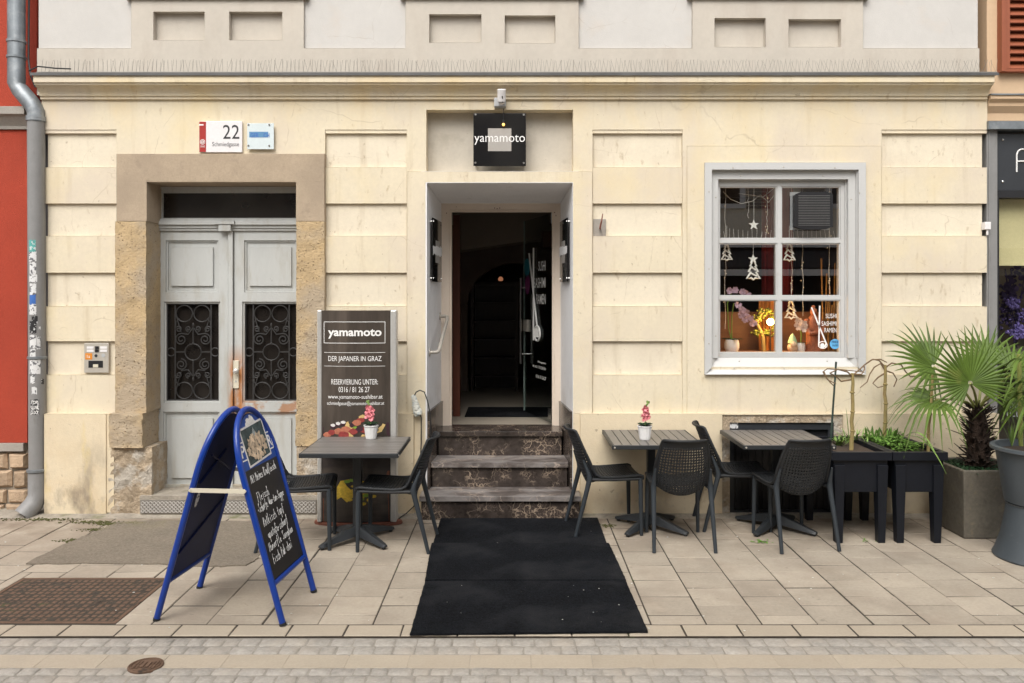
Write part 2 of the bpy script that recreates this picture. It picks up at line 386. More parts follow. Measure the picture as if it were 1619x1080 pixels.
M('banner_print', (.058, .046, .037), .35, var=.35, sc=5, var2=.04, sc2=40, st=(2.2, 1, .35), stains=[
    dict(col=(.13, .105, .085), sc=3, st=(2.6, 1, .3), lo=.5, hi=.75, amt=.7), dict(col=(.012, .010, .010), sc=6, lo=.64, hi=.70, amt=.7, z=(1.45, 1.65)),
    dict(col=(.016, .013, .016), sc=3, st=(.6, 1, 2), lo=.4, hi=.6, amt=.9, z=(.72, .62))])
M('aluminium', (.60, .59, .56), .35, .5, var=.05, sc=6)
M('base_wood', (.17, .055, .032), .6, var=.2, sc=8, bump=.3, bsc=50)
M('print_board', (.60, .42, .17), .4, var=.1, sc=20); M('print_salmon', (.42, .15, .09), .4, var=.25, sc=40)
M('print_tuna', (.27, .045, .04), .4, var=.3, sc=40); M('print_rice', (.66, .63, .60), .4, var=.1, sc=40)
M('print_noodle', (.62, .42, .045), .4, var=.35, sc=45); M('print_leaf', (.20, .33, .04), .4, var=.3, sc=40)
M('print_plank', (.17, .055, .028), .4, var=.3, sc=14, st=(.4, 1, 3)); M('print_dark', (.05, .02, .03), .4, var=.3, sc=30)
M('board_blue', (.004, .036, .25), .28, var=.10, sc=6, var2=.03, sc2=60, stains=[dict(col=(.3, .33, .42), sc=24, lo=.73, hi=.78, amt=.7)])
M('board_header', (.008, .06, .30), .3, var=.25, sc=6)
M('board_back', (.007, .013, .062), .5, spec=.2, var=.2, sc=5)
M('chalk_panel', (.010, .010, .012), .42, var=.25, sc=6, stains=[dict(col=(.06, .06, .065), sc=4, st=(1, .5, 1), lo=.55, hi=.75, amt=.6)])
M('chalk', (.66, .66, .65), .9, var=.2, sc=60)
M('poster_dark', (.05, .075, .08), .25, var=.6, sc=14)
M('poster_food', (.55, .43, .31), .3, var=.5, sc=30, island=.35)
M('ivory_plastic', (.62, .575, .46), .5, var=.06, sc=8)
M('chair_plastic', (.019, .0205, .0225), .5, spec=.32, var=.08, sc=10, var2=.05, sc2=120, bump=.1, bsc=300, bdist=.001)
M('chair_leg', (.026, .032, .038), .48, spec=.4, var=.10, sc=10, var2=.05, sc2=120)
M('table_slat', (.135, .124, .113), .42, var=.14, sc=5, var2=.06, sc2=80, st=(3, .4, 1), island=.10)
M('table_metal', (.022, .025, .028), .42, var=.12, sc=10, var2=.05, sc2=90)
M('white_pot', (.74, .73, .72), .5, var=.04, sc=30)
M('petal_pink', (.72, .24, .27), .6, var=.15, sc=30, island=.18); M('petal_lilac', (.42, .30, .40), .6, var=.2, sc=30, island=.2)
M('petal_white', (.66, .55, .52), .6, var=.1, sc=30, island=.1)
M('leaf_dark', (.014, .042, .016), .55, spec=.25, var=.25, sc=30, island=.3)
M('leaf_green', (.115, .225, .04), .6, spec=.25, var=.25, sc=20, island=.4)
M('leaf_grass', (.16, .26, .055), .5, var=.25, sc=20, island=.35)
M('palm_leaf', (.070, .115, .016), .55, spec=.28, var=.25, sc=7, island=.30, stains=[dict(col=(.22, .21, .06), sc=5, lo=.58, hi=.72, amt=.5)])
M('palm_stalk', (.22, .24, .06), .5, var=.2, sc=10)
M('palm_trunk', (.026, .014, .008), .95, var=.4, sc=16, var2=.25, sc2=60, bump=1.2, bsc=60, bdist=.01, island=.35)
M('dry_stem', (.26, .20, .075), .7, var=.25, sc=12, st=(1, 1, .5), stains=[dict(col=(.16, .09, .04), sc=9, lo=.55, hi=.65, amt=.8)])
M('dry_vine', (.17, .11, .06), .8, var=.3, sc=20); M('stake_green', (.03, .05, .04), .5, var=.2, sc=20)
M('trough_plastic', (.0065, .008, .0125), .48, spec=.28, var=.15, sc=8, var2=.08, sc2=90, bevel=.006)
M('soil', (.045, .03, .02), .95, var=.4, sc=30, bump=1, bsc=60)
M('cast_concrete', (.115, .102, .080), .75, var=.22, sc=7, var2=.22, sc2=38, bump=.5, bsc=60, bdist=.004, bevel=.01, stains=[
    dict(col=(.22, .18, .11), sc=12, lo=.58, hi=.72, amt=.6)])
M('grey_planter', (.060, .071, .080), .45, var=.12, sc=5, var2=.05, sc2=60, stains=[dict(col=(.14, .15, .155), sc=18, lo=.66, hi=.74, amt=.5)])
veins('cream_plaster', (.40, .32, .21), 1.1, .004, .5, .55); veins('cream_recess', (.40, .32, .22), 1.3, .004, .5, .5); veins('pale_plaster', (.36, .31, .26), 1.0, .003, .5, .5)
M('spike_wire', (.24, .225, .20), .5, .3)
M('door_letter', (.88, .87, .84), .5)
M('mat_pile', (.0105, .0118, .0148), .95, var=.35, sc=3, var2=.75, sc2=90, bump=2.5, bsc=120, bdist=.012, spec=.1, stains=[
    dict(col=(.036, .037, .04), sc=2.0, lo=.48, hi=.70, amt=.7), dict(col=(.17, .15, .12), sc=70, lo=.74, hi=.78, amt=.7, detail=2)])
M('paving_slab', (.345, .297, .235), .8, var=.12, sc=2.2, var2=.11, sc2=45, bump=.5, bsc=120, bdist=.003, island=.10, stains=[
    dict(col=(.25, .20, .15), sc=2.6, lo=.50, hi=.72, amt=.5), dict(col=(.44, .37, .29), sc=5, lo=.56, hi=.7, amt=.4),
    dict(col=(.10, .08, .06), sc=45, lo=.73, hi=.78, amt=.55, detail=2), dict(col=(.20, .155, .115), sc=4, lo=.38, hi=.6, amt=.9, z=(-1.15, -.25), ax=1), dict(col=(.20, .16, .125), sc=1.4, lo=.52, hi=.68, amt=.45), dict(col=(.15, .125, .10), sc=12, lo=.66, hi=.72, amt=.5, detail=3)])  # darker towards the wall: wet dirt, plus shade under the tables in the colour
M('kerb_stone', (.365, .31, .238), .8, var=.08, sc=3, var2=.07, sc2=70, bump=.5, bsc=120, bdist=.003, island=.06, stains=[
    dict(col=(.27, .215, .16), sc=3, lo=.56, hi=.75, amt=.4)])
M('granite_sett', (.31, .285, .25), .75, var=.14, sc=8, var2=.20, sc2=50, bump=.9, bsc=60, bdist=.005, island=.09, stains=[
    dict(col=(.36, .315, .26), sc=3, lo=.48, hi=.66, amt=.7)])
M('joint_dirt', (.045, .035, .025), .95, var=.4, sc=20, bump=.5, bsc=90, stains=[dict(col=(.06, .085, .02), sc=4, lo=.6, hi=.7, amt=.7)])
M('sandy_joint', (.265, .24, .205), .95, var=.25, sc=14, bump=.5, bsc=90)
M('asphalt_patch', (.185, .155, .118), .95, var=.14, sc=3, var2=.32, sc2=62, bump=1.0, bsc=180, bdist=.006, stains=[
    dict(col=(.17, .16, .03), sc=6, lo=.46, hi=.62, amt=.8, z=(-.55, -.15), ax=1, z2=(-2.6, -3.4), ax2=0), dict(col=(.30, .25, .19), sc=75, lo=.62, hi=.7, amt=.7, detail=2)])
M('cement_strip', (.30, .265, .215), .95, var=.25, sc=6, var2=.2, sc2=40, bump=1.2, bsc=30, bdist=.01, stains=[dict(col=(.10, .11, .03), sc=5, lo=.58, hi=.68, amt=.7)])
M('moss', (.085, .085, .025), .95, var=.4, sc=30, bump=1, bsc=120)
M('rust_iron', (.135, .080, .050), .8, .15, var=.25, sc=6, var2=.15, sc2=60, bump=.6, bsc=120, bdist=.003, stains=[dict(col=(.025, .018, .013), sc=6, lo=.57, hi=.66, amt=.9)])
M('grate_dark', (.012, .009, .007), .95, var=.3, sc=10)
M('tread_lug', (.50, .47, .43), .4, .2)
M('glass_edge', (.42, .50, .46), .2)
M('plate_steel', (.22, .20, .175), .55, .2, var=.12, sc=8, var2=.06, sc2=60)
M('cable_black', (.012, .012, .012), .5); M('tape_white', (.62, .62, .56), .6, var=.2, sc=40, stains=[dict(col=(.25, .32, .36), sc=40, lo=.55, hi=.62, amt=.7)])
M('plastic_grey', (.42, .43, .44), .4, var=.05, sc=10); M('sticker_orange', (.66, .23, .02), .4, var=.05)
M('sticker_white', (.66, .66, .66), .45, var=.06, sc=30, stains=[dict(col=(.06, .06, .07), sc=38, lo=.56, hi=.60, amt=.9, detail=2)])
M('sticker_black', (.02, .02, .022), .45, var=.1, sc=30, stains=[dict(col=(.6, .6, .6), sc=60, lo=.6, hi=.63, amt=.9, detail=1)])
M('sticker_teal', (.10, .36, .33), .45, var=.2, sc=30, stains=[dict(col=(.6, .62, .62), sc=40, lo=.52, hi=.56, amt=.9, detail=2)]); M('sticker_blue', (.05, .14, .42), .4, var=.1, sc=20)
# interiors
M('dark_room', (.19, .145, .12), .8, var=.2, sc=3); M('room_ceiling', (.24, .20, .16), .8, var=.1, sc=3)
M('room_tile', (.33, .29, .235), .4, var=.12, sc=4, var2=.06, sc2=40); M('red_wood', (.10, .026, .012), .5, var=.25, sc=5, st=(4, 4, .4))
M('dark_wood', (.035, .022, .016), .4, var=.3, sc=6, st=(4, 4, .5))
M('curtain_amber', (.50, .19, .035), .8, var=.35, sc=9, st=(5, 5, .2)); M('curtain_red', (.20, .015, .02), .8, var=.3, sc=8, st=(4, 4, .3))
M('warm_wood', (.26, .11, .045), .5, var=.25, sc=5, st=(.4, 1, 3)); M('wicker_gold', (.36, .19, .05), .6, var=.4, sc=20)
M('statue_terracotta', (.36, .125, .06), .5, var=.3, sc=16, bump=.8, bsc=30, bdist=.008); M('gnome_green', (.30, .46, .30), .6); M('gnome_cream', (.55, .45, .33), .6, var=.2, sc=30)
M('ornament_white', (.86, .85, .80), .5, var=.1, sc=40); M('fairy_bulb', (.8, .65, .4), .4, emit=((1, .7, .4), .35)); M('lamp_bulb', (1, .9, .7), .4, emit=((1, .62, .22), 22.0))
M('bonsai_leaf', (.16, .19, .02), .6, var=.3, sc=30, island=.4); M('wifi_blue', (.13, .42, .72), .4, var=.03); M('wifi_ink', (.02, .04, .10), .4)
M('lilac_dark', (.06, .04, .12), .7, var=.4, sc=20, island=.4); M('lilac_flower', (.22, .17, .48), .7, var=.3, sc=20, island=.3); M('teal_sticker', (.03, .26, .34), .4, var=.1)
M('purple_sticker', (.20, .03, .13), .4, var=.2)
M('opposite_plaster', (.80, .74, .62), .85, var=.06, sc=2); M('opposite_white', (.78, .78, .77), .6, var=.04, sc=4); M('awning_dark', (.03, .028, .03), .7, var=.1)
glass_mat('clear_glass', (.93, .94, .93), 1.5); glass_mat('door_glass', (.80, .82, .82), 1.45); glass_mat('window_glass', (.96, .965, .96), 2.8)
# ---------------------------------------------------------------- ground
b = MB(); b.quad((-60, -60, -.075), (60, -60, -.075), (60, 60, -.075), (-60, 60, -.075)); struct('ground', b, 'joint_dirt')
b = MB(); b.box(-9, 9, -2.522, .30, -.07, -.004); struct('pavement_bed', b, 'joint_dirt')
def slab(mb, x0, x1, y0, y1, z=0., ch=.004, th=.03, jz=.0022, jx=.0, mi=0):
    dz = [z + random.uniform(-jz, jz) for _ in range(4)]
    x0 += random.uniform(0, jx); x1 -= random.uniform(0, jx); y0 += random.uniform(0, jx); y1 -= random.uniform(0, jx)
    o = [(x0, y0), (x1, y0), (x1, y1), (x0, y1)]; i = [(x0 + ch, y0 + ch), (x1 - ch, y0 + ch), (x1 - ch, y1 - ch), (x0 + ch, y1 - ch)]
    vs = [(p[0], p[1], z - th) for p in o] + [(p[0], p[1], dz[k] - ch * .8) for k, p in enumerate(o)] + [(p[0], p[1], dz[k]) for k, p in enumerate(i)]
    fs = [(8, 9, 10, 11)]
    for k in range(4):
        j = (k + 1) % 4; fs += [(k, j, 4 + j, 4 + k), (4 + k, 4 + j, 8 + j, 8 + k)]
    mb.add(vs, fs, mi)
# slabs in staggered columns running to the wall; a hole is left for the iron grating and the asphalt patch
GR = (G(0, 978).x - 1.2 * 0 - .28, G(185, 984).x, G(185, 985).y, G(258, 913).y)     # grating x0 x1 y0 y1
b = MB(); g = .0042; CW = .3186; X00 = X(1030, 4.689 - D); YK = 4.689 - D
for n in range(-26, 25):
    x0 = X00 + (n) * CW; y = YK; first = .135 if n % 2 == 0 else .286
    x0 += random.uniform(-.003, .003)
    while y < -.15:
        y1 = min(y + first, -.15); first = .298
        xa, xb = x0 + g, x0 + CW - g
        if xb > GR[0] and xa < GR[1] and y1 > GR[2] and y < GR[3]:
            if xa < GR[0]: slab(b, xa, GR[0] - g, y + g, y1 - g)
            if xb > GR[1]: slab(b, GR[1] + g, xb, y + g, y1 - g)
            if y1 > GR[3] + .02: slab(b, max(xa, GR[0]), min(xb, GR[1]), GR[3] + g, y1 - g)
        else: slab(b, xa, xb, y + random.uniform(.004, .0075), y1 - random.uniform(.003, .006), z=random.uniform(-.002, .001), ch=.003)
        y = y1
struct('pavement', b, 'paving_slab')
b = MB(); x = X(1164, 4.689 - D) - 24 * .317
for n in range(48): slab(b, x + n * .317 + .003, x + n * .317 + .314, -2.520, YK - .004, z=-.001, ch=.006, th=.05)
struct('kerb', b, 'kerb_stone')
# rough cement strip along the house foot
b = MB(); N = 120
pts = [(-9 + 18 * i / N, -.155 + random.uniform(-.012, .012)) for i in range(N + 1)]
for i in range(N):
    (xa, ya), (xb, yb) = pts[i], pts[i + 1]
    b.quad((xa, ya, -.002), (xb, yb, -.002), (xb, -.07, .012), (xa, -.07, .012)); b.quad((xa, -.07, .012), (xb, -.07, .012), (xb, .3, .016), (xa, .3, .016))
struct('cement_strip', b, 'cement_strip')
# road: sett rows, beige slab channel, sett rows, slabs
b = MB(); zr = -.010
def sett_row(y0, y1):
    x = -7.0
    while x < 7.2:
        wd = random.uniform(.085, .135); j = .0055
        c = [(x + random.uniform(.002, j), y0 + random.uniform(.001, j)), (x + wd - random.uniform(.002, j), y0 + random.uniform(.001, j)),
             (x + wd - random.uniform(.002, j), y1 - random.uniform(.001, j)), (x + random.uniform(.002, j), y1 - random.uniform(.001, j))]
        cx = sum(p[0] for p in c) / 4; cy = sum(p[1] for p in c) / 4; z = zr + random.uniform(-.003, .002)
        rnd = []
        for k in range(4):
            p, q = c[k], c[(k + 1) % 4]
            rnd += [(p[0] * .9 + q[0] * .1, p[1] * .9 + q[1] * .1), (p[0] * .5 + q[0] * .5 + random.uniform(-.003, .003), p[1] * .5 + q[1] * .5 + random.uniform(-.003, .003)), (p[0] * .1 + q[0] * .9, p[1] * .1 + q[1] * .9)]
        m = len(rnd)
        vs = [(p[0], p[1], z - .03) for p in rnd] + [(p[0], p[1], z - .004) for p in rnd] + \
             [(cx + (p[0] - cx) * .90, cy + (p[1] - cy) * .90, z + random.uniform(-.0015, .0015)) for p in rnd] + [(cx, cy, z + .002)]
        fs = []
        for k in range(m):
            q = (k + 1) % m
            fs += [(k, q, m + q, m + k), (m + k, m + q, 2 * m + q, 2 * m + k), (2 * m + k, 2 * m + q, 3 * m)]
        b.add(vs, fs); x += wd
ya = 4.523 - D
for k in range(2): sett_row(ya - .101 * (k + 1), ya - .101 * k)
yb = ya - .202 - .155
for k in range(2): sett_row(yb - .082 * (k + 1), yb - .082 * k)
struct('sett_rows', b, 'granite_sett', smooth=True, ang=50)
b = MB(); b.box(-9, 9, yb - .168, -2.5225, -.07, zr - .0040); struct('gutter_bed', b, 'sandy_joint')
b = MB()
for n in range(46): slab(b, -7.2 + n * .317, -7.2 + n * .317 + .3165, yb + .001, yb + .154, z=zr - .002, ch=.002, th=.04)
struct('gutter_slabs', b, 'kerb_stone')
b = MB(); y = yb - .168
for r in range(8):
    off = (r % 2) * .16
    for n in range(46): slab(b, -7.3 + off + n * .325 + .003, -7.3 + off + n * .325 + .322, y - .30 + .003, y - .003, z=zr, th=.04)
    y -= .30
struct('road', b, 'paving_slab')
b = MB(); b.box(-30, 30, -10, y - .003, -.07, zr); struct('far_road', b, 'paving_slab')
# asphalt repair patch in front of the old door
pp = [(40, 892), (100, 862), (160, 838), (186, 826), (260, 823), (360, 825), (436, 827), (428, 850), (418, 868), (405, 886), (388, 894), (330, 897), (250, 893), (150, 892)]
b = MB(); ptsg = []
for i in range(len(pp)):
    a, c = G(*pp[i]), G(*pp[(i + 1) % len(pp)])
    for k in range(6): ptsg.append(a.lerp(c, k / 6) + Vector((random.uniform(-.012, .012), random.uniform(-.012, .012), 0)))
b.prism([p + Vector((0, 0, .007)) for p in ptsg], (0, 0, -.02)); struct('asphalt_patch', b, 'asphalt_patch')
# moss and weeds along the house foot
b = MB()
for px, py, n, sp in ((60, 822, 40, .25), (150, 826, 30, .15), (185, 829, 90, .12), (215, 828, 60, .10), (160, 838, 40, .10), (120, 855, 30, .10), (960, 832, 16, .05)):
    c = G(px, py)
    for k in range(n * 5):
        b.blob(c + Vector((random.gauss(0, sp * .7), random.gauss(0, .022), .004)), random.uniform(.002, .0065), (1.5, 1, .6), .2, 6, 4)
tag(struct('moss', b, 'moss'), 'low green moss growing along the foot of the house wall', 'moss', kind='stuff')

# ---------------------------------------------------------------- the cream house
house = thing('town_house', 'cream plastered town house with banded ground floor, old double door and restaurant entrance', 'house', (0, 0, 0))
XL, XR = X(66), X(1561)
rec = []
ROWS = [(210.5, 264.5), (321.5, 373), (431, 484.5), (539.5, 593)]
for (a, c) in ((60, 184), (514, 643), (937, 1079), (1394, 1570)):
    rec.append(rect_px(a, c, 205, 653, .006))
    for r0, r1 in ROWS: rec.append(rect_px(a, c, r0, r1, .032, 2))
for r0, r1 in ROWS:
    rec.append(rect_px(60, 72.5, r0, r1, None)); rec.append(rect_px(1556, 1570, r0, r1, None))
rec.append(rect_px(1086, 1393, 231, 653, -.006))
rec.append(rect_px(644, 936, 271.5, 653, -.012))
HOLES = [rect_px(184, 513, 243, 830, None), rect_px(673, 906, 288.5, 830, None), rect_px(1124, 1355, 269, 580, None), rect_px(1140, 1330, 655, 830, None)]
rec.append(rect_px(674, 906, 173.5, 271.5, .13, 1))
ZP = Z(653)
lower = [(r[0], r[1], max(r[2], ZP) if False else r[2], r[3], *r[4:]) for r in rec]
b = MB(); b.hf(XL, XR, ZP, Z(145), rec + HOLES, 0., 0, .42)
part('ground_floor_wall', b, ['cream_plaster', 'niche_plaster', 'cream_recess'], house)
b = MB()
pl = [(X(75), X(628), -.045), (X(628), X(917), -.014), (X(917), X(1580), -.042)]
b.hf(X(75), X(1575), -.05, ZP - .0005, [rect_px(75, 172, 600, 830, -.05), rect_px(628, 655, 600, 830, -.042), rect_px(655, 917, 600, 830, -.014),
                                       (X(172), X(628), -.1, .02, None)] + HOLES, -.042, 0, .42)
parts('plinth', b, 'base_plaster', house)
# upper wall above the cornice with its framed panels
def up(x0, x1, y0, y1, Yv, mi): return rect_px(x0, x1, y0, y1, Yv, mi)
ur = [up(-50, 1700, -900, 76, .03, 1)]
for (a, c, ins) in ((207, 480, ((242, 323, 18, 63), (362, 446, 18, 63))), (641, 915, ((678.5, 761, 22, 67), (798, 878, 24, 68))), (1095, 1365, ((1130, 1211, 28, 74), (1247, 1330, 30, 74)))):
    ur.append(up(a, c, -60, 90, .005, 0)); ur.append(up(a - 8, c + 8, -160, -1, -.02, 0))
    for q in ins: ur.append(up(*q, .062, 2))
b = MB(); b.hf(X(58), X(1549), Z(150), 6.5, ur, .005, 0, .42)
part('upper_wall', b, ['grey_plaster', 'pale_plaster', 'grey_plaster'], house)
# cornice: moulded profile with mitred ends
CP = -.125; prof = [(CP, Z(118, CP)), (CP, Z(130, CP)), (CP + .014, Z(131, CP)), (CP + .014, Z(133.5, CP))]
for i in range(9):
    a = i / 8; yy = CP + .022 + .068 * math.sin(a * math.pi / 2); prof.append((yy, Z(134 + 17.5 * a, yy)))
prof += [(-.030, Z(152.5, -.03)), (-.022, Z(153, -.022)), (-.022, Z(157, -.022)), (.0, Z(158.5, 0)), (.1, Z(158.5, 0)), (.1, Z(118, CP))]
def sweep_profile(mb, prof, xa, xb, k=.0, mi=0):
    n = len(prof); mb.add([(xa + y * k, y, z) for y, z in prof] + [(xb - y * k, y, z) for y, z in prof],
        [tuple(range(n - 1, -1, -1)), tuple(range(n, 2 * n))] + [(i, (i + 1) % n, n + (i + 1) % n, n + i) for i in range(n)], mi)
b = MB(); sweep_profile(b, prof, X(66) + .0, X(1559))
cor = part('cornice', b, 'cream_plaster', house, smooth=True, ang=25)
b = MB(); zf = Z(118, CP); sweep_profile(b, [(CP - .014, zf - .010), (CP - .014, zf + .014), (.004, zf + .04), (.004, zf + .002), (CP, zf + .002)], X(66) - .02, X(1559) + .03)
part('flashing', b, 'lead_flashing', cor)
# sign niche floor edge, portal reveals (splayed) and soffit
YD = .735
b = MB()
la, lb = Vector((X(675), -.012, 0)), Vector((X(698, YD), YD, 0)); ra, rb = Vector((X(905.5), -.012, 0)), Vector((X(886, YD), YD, 0))
zt0, zt1 = Z(289.5), Z(322, YD)
b.prism([(la.x, la.y + .001, -.05), (lb.x, lb.y, -.05), (lb.x, lb.y, zt1), (la.x, la.y + .001, zt0)], (-.10, 0, 0))
b.prism([(ra.x, ra.y + .001, -.05), (rb.x, rb.y, -.05), (rb.x, rb.y, zt1), (ra.x, ra.y + .001, zt0)], (.10, 0, 0))
b.prism([(la.x - .05, -.011, zt0), (ra.x + .05, -.011, zt0), (rb.x + .05, YD, zt1), (lb.x - .05, YD, zt1)], (0, 0, .10))
part('entrance_reveal', b, 'reveal_paint', house)
def on_reveal(side, Y):          # x of the reveal face at depth Y
    a, c = (la, lb) if side < 0 else (ra, rb)
    return a.x + (c.x - a.x) * (Y + .012) / (YD + .012)
b = MB(); zk = .862
for sd in (-1, 1):
    t = .016
    p = [(on_reveal(sd, .02), .02), (on_reveal(sd, YD - .02), YD - .02)]
    b.prism([(p[0][0], p[0][1], 0), (p[1][0], p[1][1], 0), (p[1][0], p[1][1], zk), (p[0][0], p[0][1], zk)], (-sd * t, 0, 0))
    b.prism([(p[0][0] + sd * .02, p[0][1], zk), (p[1][0] + sd * .02, p[1][1], zk), (p[1][0] - sd * t * 1.2, p[1][1], zk), (p[0][0] - sd * t * 1.2, p[0][1], zk)], (0, 0, .014))
parts('marble_skirting', b, 'marble', house)
# steps: riser blocks with overhanging treads
STEP = [(-.197, .202, X(666, -.197), X(916, -.197), X(663, -.22), X(918.5, -.22)), (.114, .419, X(683, .09), X(897, .09), X(681.5, .09), X(898.5, .09)), (.417, .640, X(693, .39), X(888, .39), X(692, .39), X(889, .39))]
for i, (yf, zt, xa, xb, ta, tb) in enumerate(STEP):
    back = STEP[i + 1][0] if i < 2 else .80
    b = MB(); b.box(xa, xb, yf, back + .05, 0 if i == 0 else STEP[i - 1][1] - .05, zt - .042); s_ = part('step', b, 'marble', house)
    b = MB(); b.box(ta, tb, yf - .026, back + (.012 if i < 2 else 0), zt - .042, zt); part('tread', b, 'marble_tread' if i < 2 else 'marble', s_)
# entrance frame and glass door, open inwards
b = MB(); fo = (X(698, YD), X(886, YD), Z(322, YD)); fi = (X(714, YD), X(873, YD), Z(335, YD))
b.hf(fo[0] - .02, fo[1] + .02, .64, fo[2] + .02, [(fi[0], fi[1], .5, fi[2], None), (fi[0] - .022, fi[1] + .022, .5, fi[2] + .022, YD + .012), (fi[0], fi[1], .5, fi[2], None)], YD - .005, 0, YD + .07)
ef = part('entrance_frame', b, 'entrance_frame', house)
b = MB()
for px, py in ((706, 337), (782, 329), (786, 330), (790, 329), (877, 336), (879, 341)): b.lathe([(.0, 0), (.007, 0), (.006, .004), (0, .004)], (0, 0, 0), 8) if False else b.blob(P(px, py, YD - .004), .006, (1, .5, 1), 0, 6, 4)
parts('screw_hole', b, 'base_wood', ef)
hx, hy = X(872, YD + .03), YD + .035
gang = math.atan2(.87, X(828, YD + .87) - hx)
gl = .90; z0, z1 = .655, fi[2] - .01
gd = Vector((math.cos(gang), math.sin(gang), 0)); gn = Vector((-gd.y, gd.x, 0))     # gn: outer face normal (towards -X)
if gn.x > 0: gn = -gn
def gp(u, z, n=0.): return Vector((hx, hy, 0)) + gd * u + gn * n + Vector((0, 0, z))
b = MB(); b.prism([gp(0.0, z0), gp(gl, z0), gp(gl, z1), gp(0.0, z1)], -gn * .010); door = part('glass_door', b, 'door_glass', house)
b = MB(); b.prism([gp(gl + .0005, z0, .001), gp(gl + .0045, z0, .001), gp(gl + .0045, z1, .001), gp(gl + .0005, z1, .001)], -gn * .012); part('glass_edge', b, 'glass_edge', door)
b = MB()
for zz in (z0 + .0, z1 - .14): b.prism([gp(-.02, zz + .04, .012), gp(.07, zz + .04, .012), gp(.07, zz + .14, .012), gp(-.02, zz + .14, .012)], -gn * .034)
parts('hinge', b, 'chrome', door)
b = MB()
for sgn in (.055, -.065):
    b.tube([gp(gl - .07, 1.16, sgn), gp(gl - .07, 2.06, sgn)], .013)
for zz in (1.26, 1.96): b.tube([gp(gl - .07, zz, .055), gp(gl - .07, zz, -.065)], .009)
part('pull_handle', b, 'chrome', door)
b = MB(); b.prism([gp(gl - .02, 1.50, .016), gp(gl - .16, 1.50, .016), gp(gl - .16, 1.62, .016), gp(gl - .02, 1.62, .016)], -gn * .042); part('lock', b, 'brushed_steel', door)
def dtext(mb, body, ur, zb, wd, h, off=.004): text_mesh(mb, body, lambda u, v, n: gp(ur - u, zb + v, .002 + n), w=wd, h=h, offset=off)
b = MB()
def zd(py): return H - (py - VY) * (D + YD + .35) / F
for body, py0, py1, wd in (('SUSHI', 413, 428.5, .23), ('SASHIMI', 439, 455, .37), ('RAMEN', 465, 480.5, .29)): dtext(b, body, .17 + wd, zd(py1), wd, zd(py0) - zd(py1), .006)
for k, (body, wd) in enumerate((('Öffnungszeiten', .26), ('Mo bis Sa 11.30-22.00 Uhr', .42))): dtext(b, body, .16 + wd, zd(575 + 8.5 * k), wd, .028, .01)
dtext(b, '0316 / 81 26 27', .16 + .32, zd(599), .32, .032, .012)
for (u0, za, u1, zb_) in ((.70, zd(398), .42, zd(522)), (.55, zd(390), .55, zd(540))): b.tube([gp(u0, za, .004), gp(u1, zb_, .004)], .010, 6)
b.tube([gp(.43 + .09 * math.cos(a), zd(528) + .075 * math.sin(a), .004) for a in [i * math.pi / 9 for i in range(19)]], .010, 6)
for k in range(3): b.tube([gp(.40 + .05 * k, zd(520), .004), gp(.41 + .05 * k, zd(534), .004)], .010, 6)
part('door_lettering', b, 'door_letter', door)
def disc(mb, c, ax_u, ax_v, r, off, n=24, mi=0):
    pts = [Vector(c) + Vector(ax_u) * (r * math.cos(2 * math.pi * i / n)) + Vector(ax_v) * (r * math.sin(2 * math.pi * i / n)) for i in range(n)]
    mb.prism(pts, off, mi)
b = MB(); disc(b, gp(.78, zd(421), .003), gd, (0, 0, 1), .095, gn * .001); part('round_sticker', b, 'teal_sticker', door)
b = MB(); disc(b, gp(.76, zd(449), .003), gd, (0, 0, 1.3), .08, gn * .001); part('round_sticker', b, 'purple_sticker', door)

# dark dining room behind the entrance
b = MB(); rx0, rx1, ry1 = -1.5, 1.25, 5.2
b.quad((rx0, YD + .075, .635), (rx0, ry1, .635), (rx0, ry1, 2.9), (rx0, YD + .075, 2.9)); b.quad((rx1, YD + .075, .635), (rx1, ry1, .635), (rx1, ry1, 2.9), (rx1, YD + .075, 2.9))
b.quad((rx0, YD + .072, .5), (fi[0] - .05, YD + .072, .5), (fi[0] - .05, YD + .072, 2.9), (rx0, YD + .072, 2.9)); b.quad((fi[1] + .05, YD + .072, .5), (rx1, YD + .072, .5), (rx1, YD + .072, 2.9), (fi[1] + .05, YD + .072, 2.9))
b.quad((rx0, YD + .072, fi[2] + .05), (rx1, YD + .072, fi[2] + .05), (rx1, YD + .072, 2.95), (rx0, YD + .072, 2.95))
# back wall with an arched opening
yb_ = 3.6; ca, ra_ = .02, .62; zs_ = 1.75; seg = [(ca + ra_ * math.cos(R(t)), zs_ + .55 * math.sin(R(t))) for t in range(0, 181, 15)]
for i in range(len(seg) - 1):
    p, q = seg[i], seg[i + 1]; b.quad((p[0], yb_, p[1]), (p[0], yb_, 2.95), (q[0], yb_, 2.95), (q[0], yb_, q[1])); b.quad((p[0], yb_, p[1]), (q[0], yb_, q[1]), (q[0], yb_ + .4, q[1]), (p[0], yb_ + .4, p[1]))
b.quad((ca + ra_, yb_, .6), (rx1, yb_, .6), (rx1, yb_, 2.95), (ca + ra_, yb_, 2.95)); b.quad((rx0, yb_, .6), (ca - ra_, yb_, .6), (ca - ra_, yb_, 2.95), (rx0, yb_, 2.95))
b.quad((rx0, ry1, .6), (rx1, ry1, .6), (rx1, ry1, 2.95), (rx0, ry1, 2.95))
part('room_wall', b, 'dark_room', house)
b = MB(); b.quad((rx0, YD + .02, .634), (rx1, YD + .02, .634), (rx1, ry1, .634), (rx0, ry1, .634)); part('room_floor', b, 'room_tile', house)
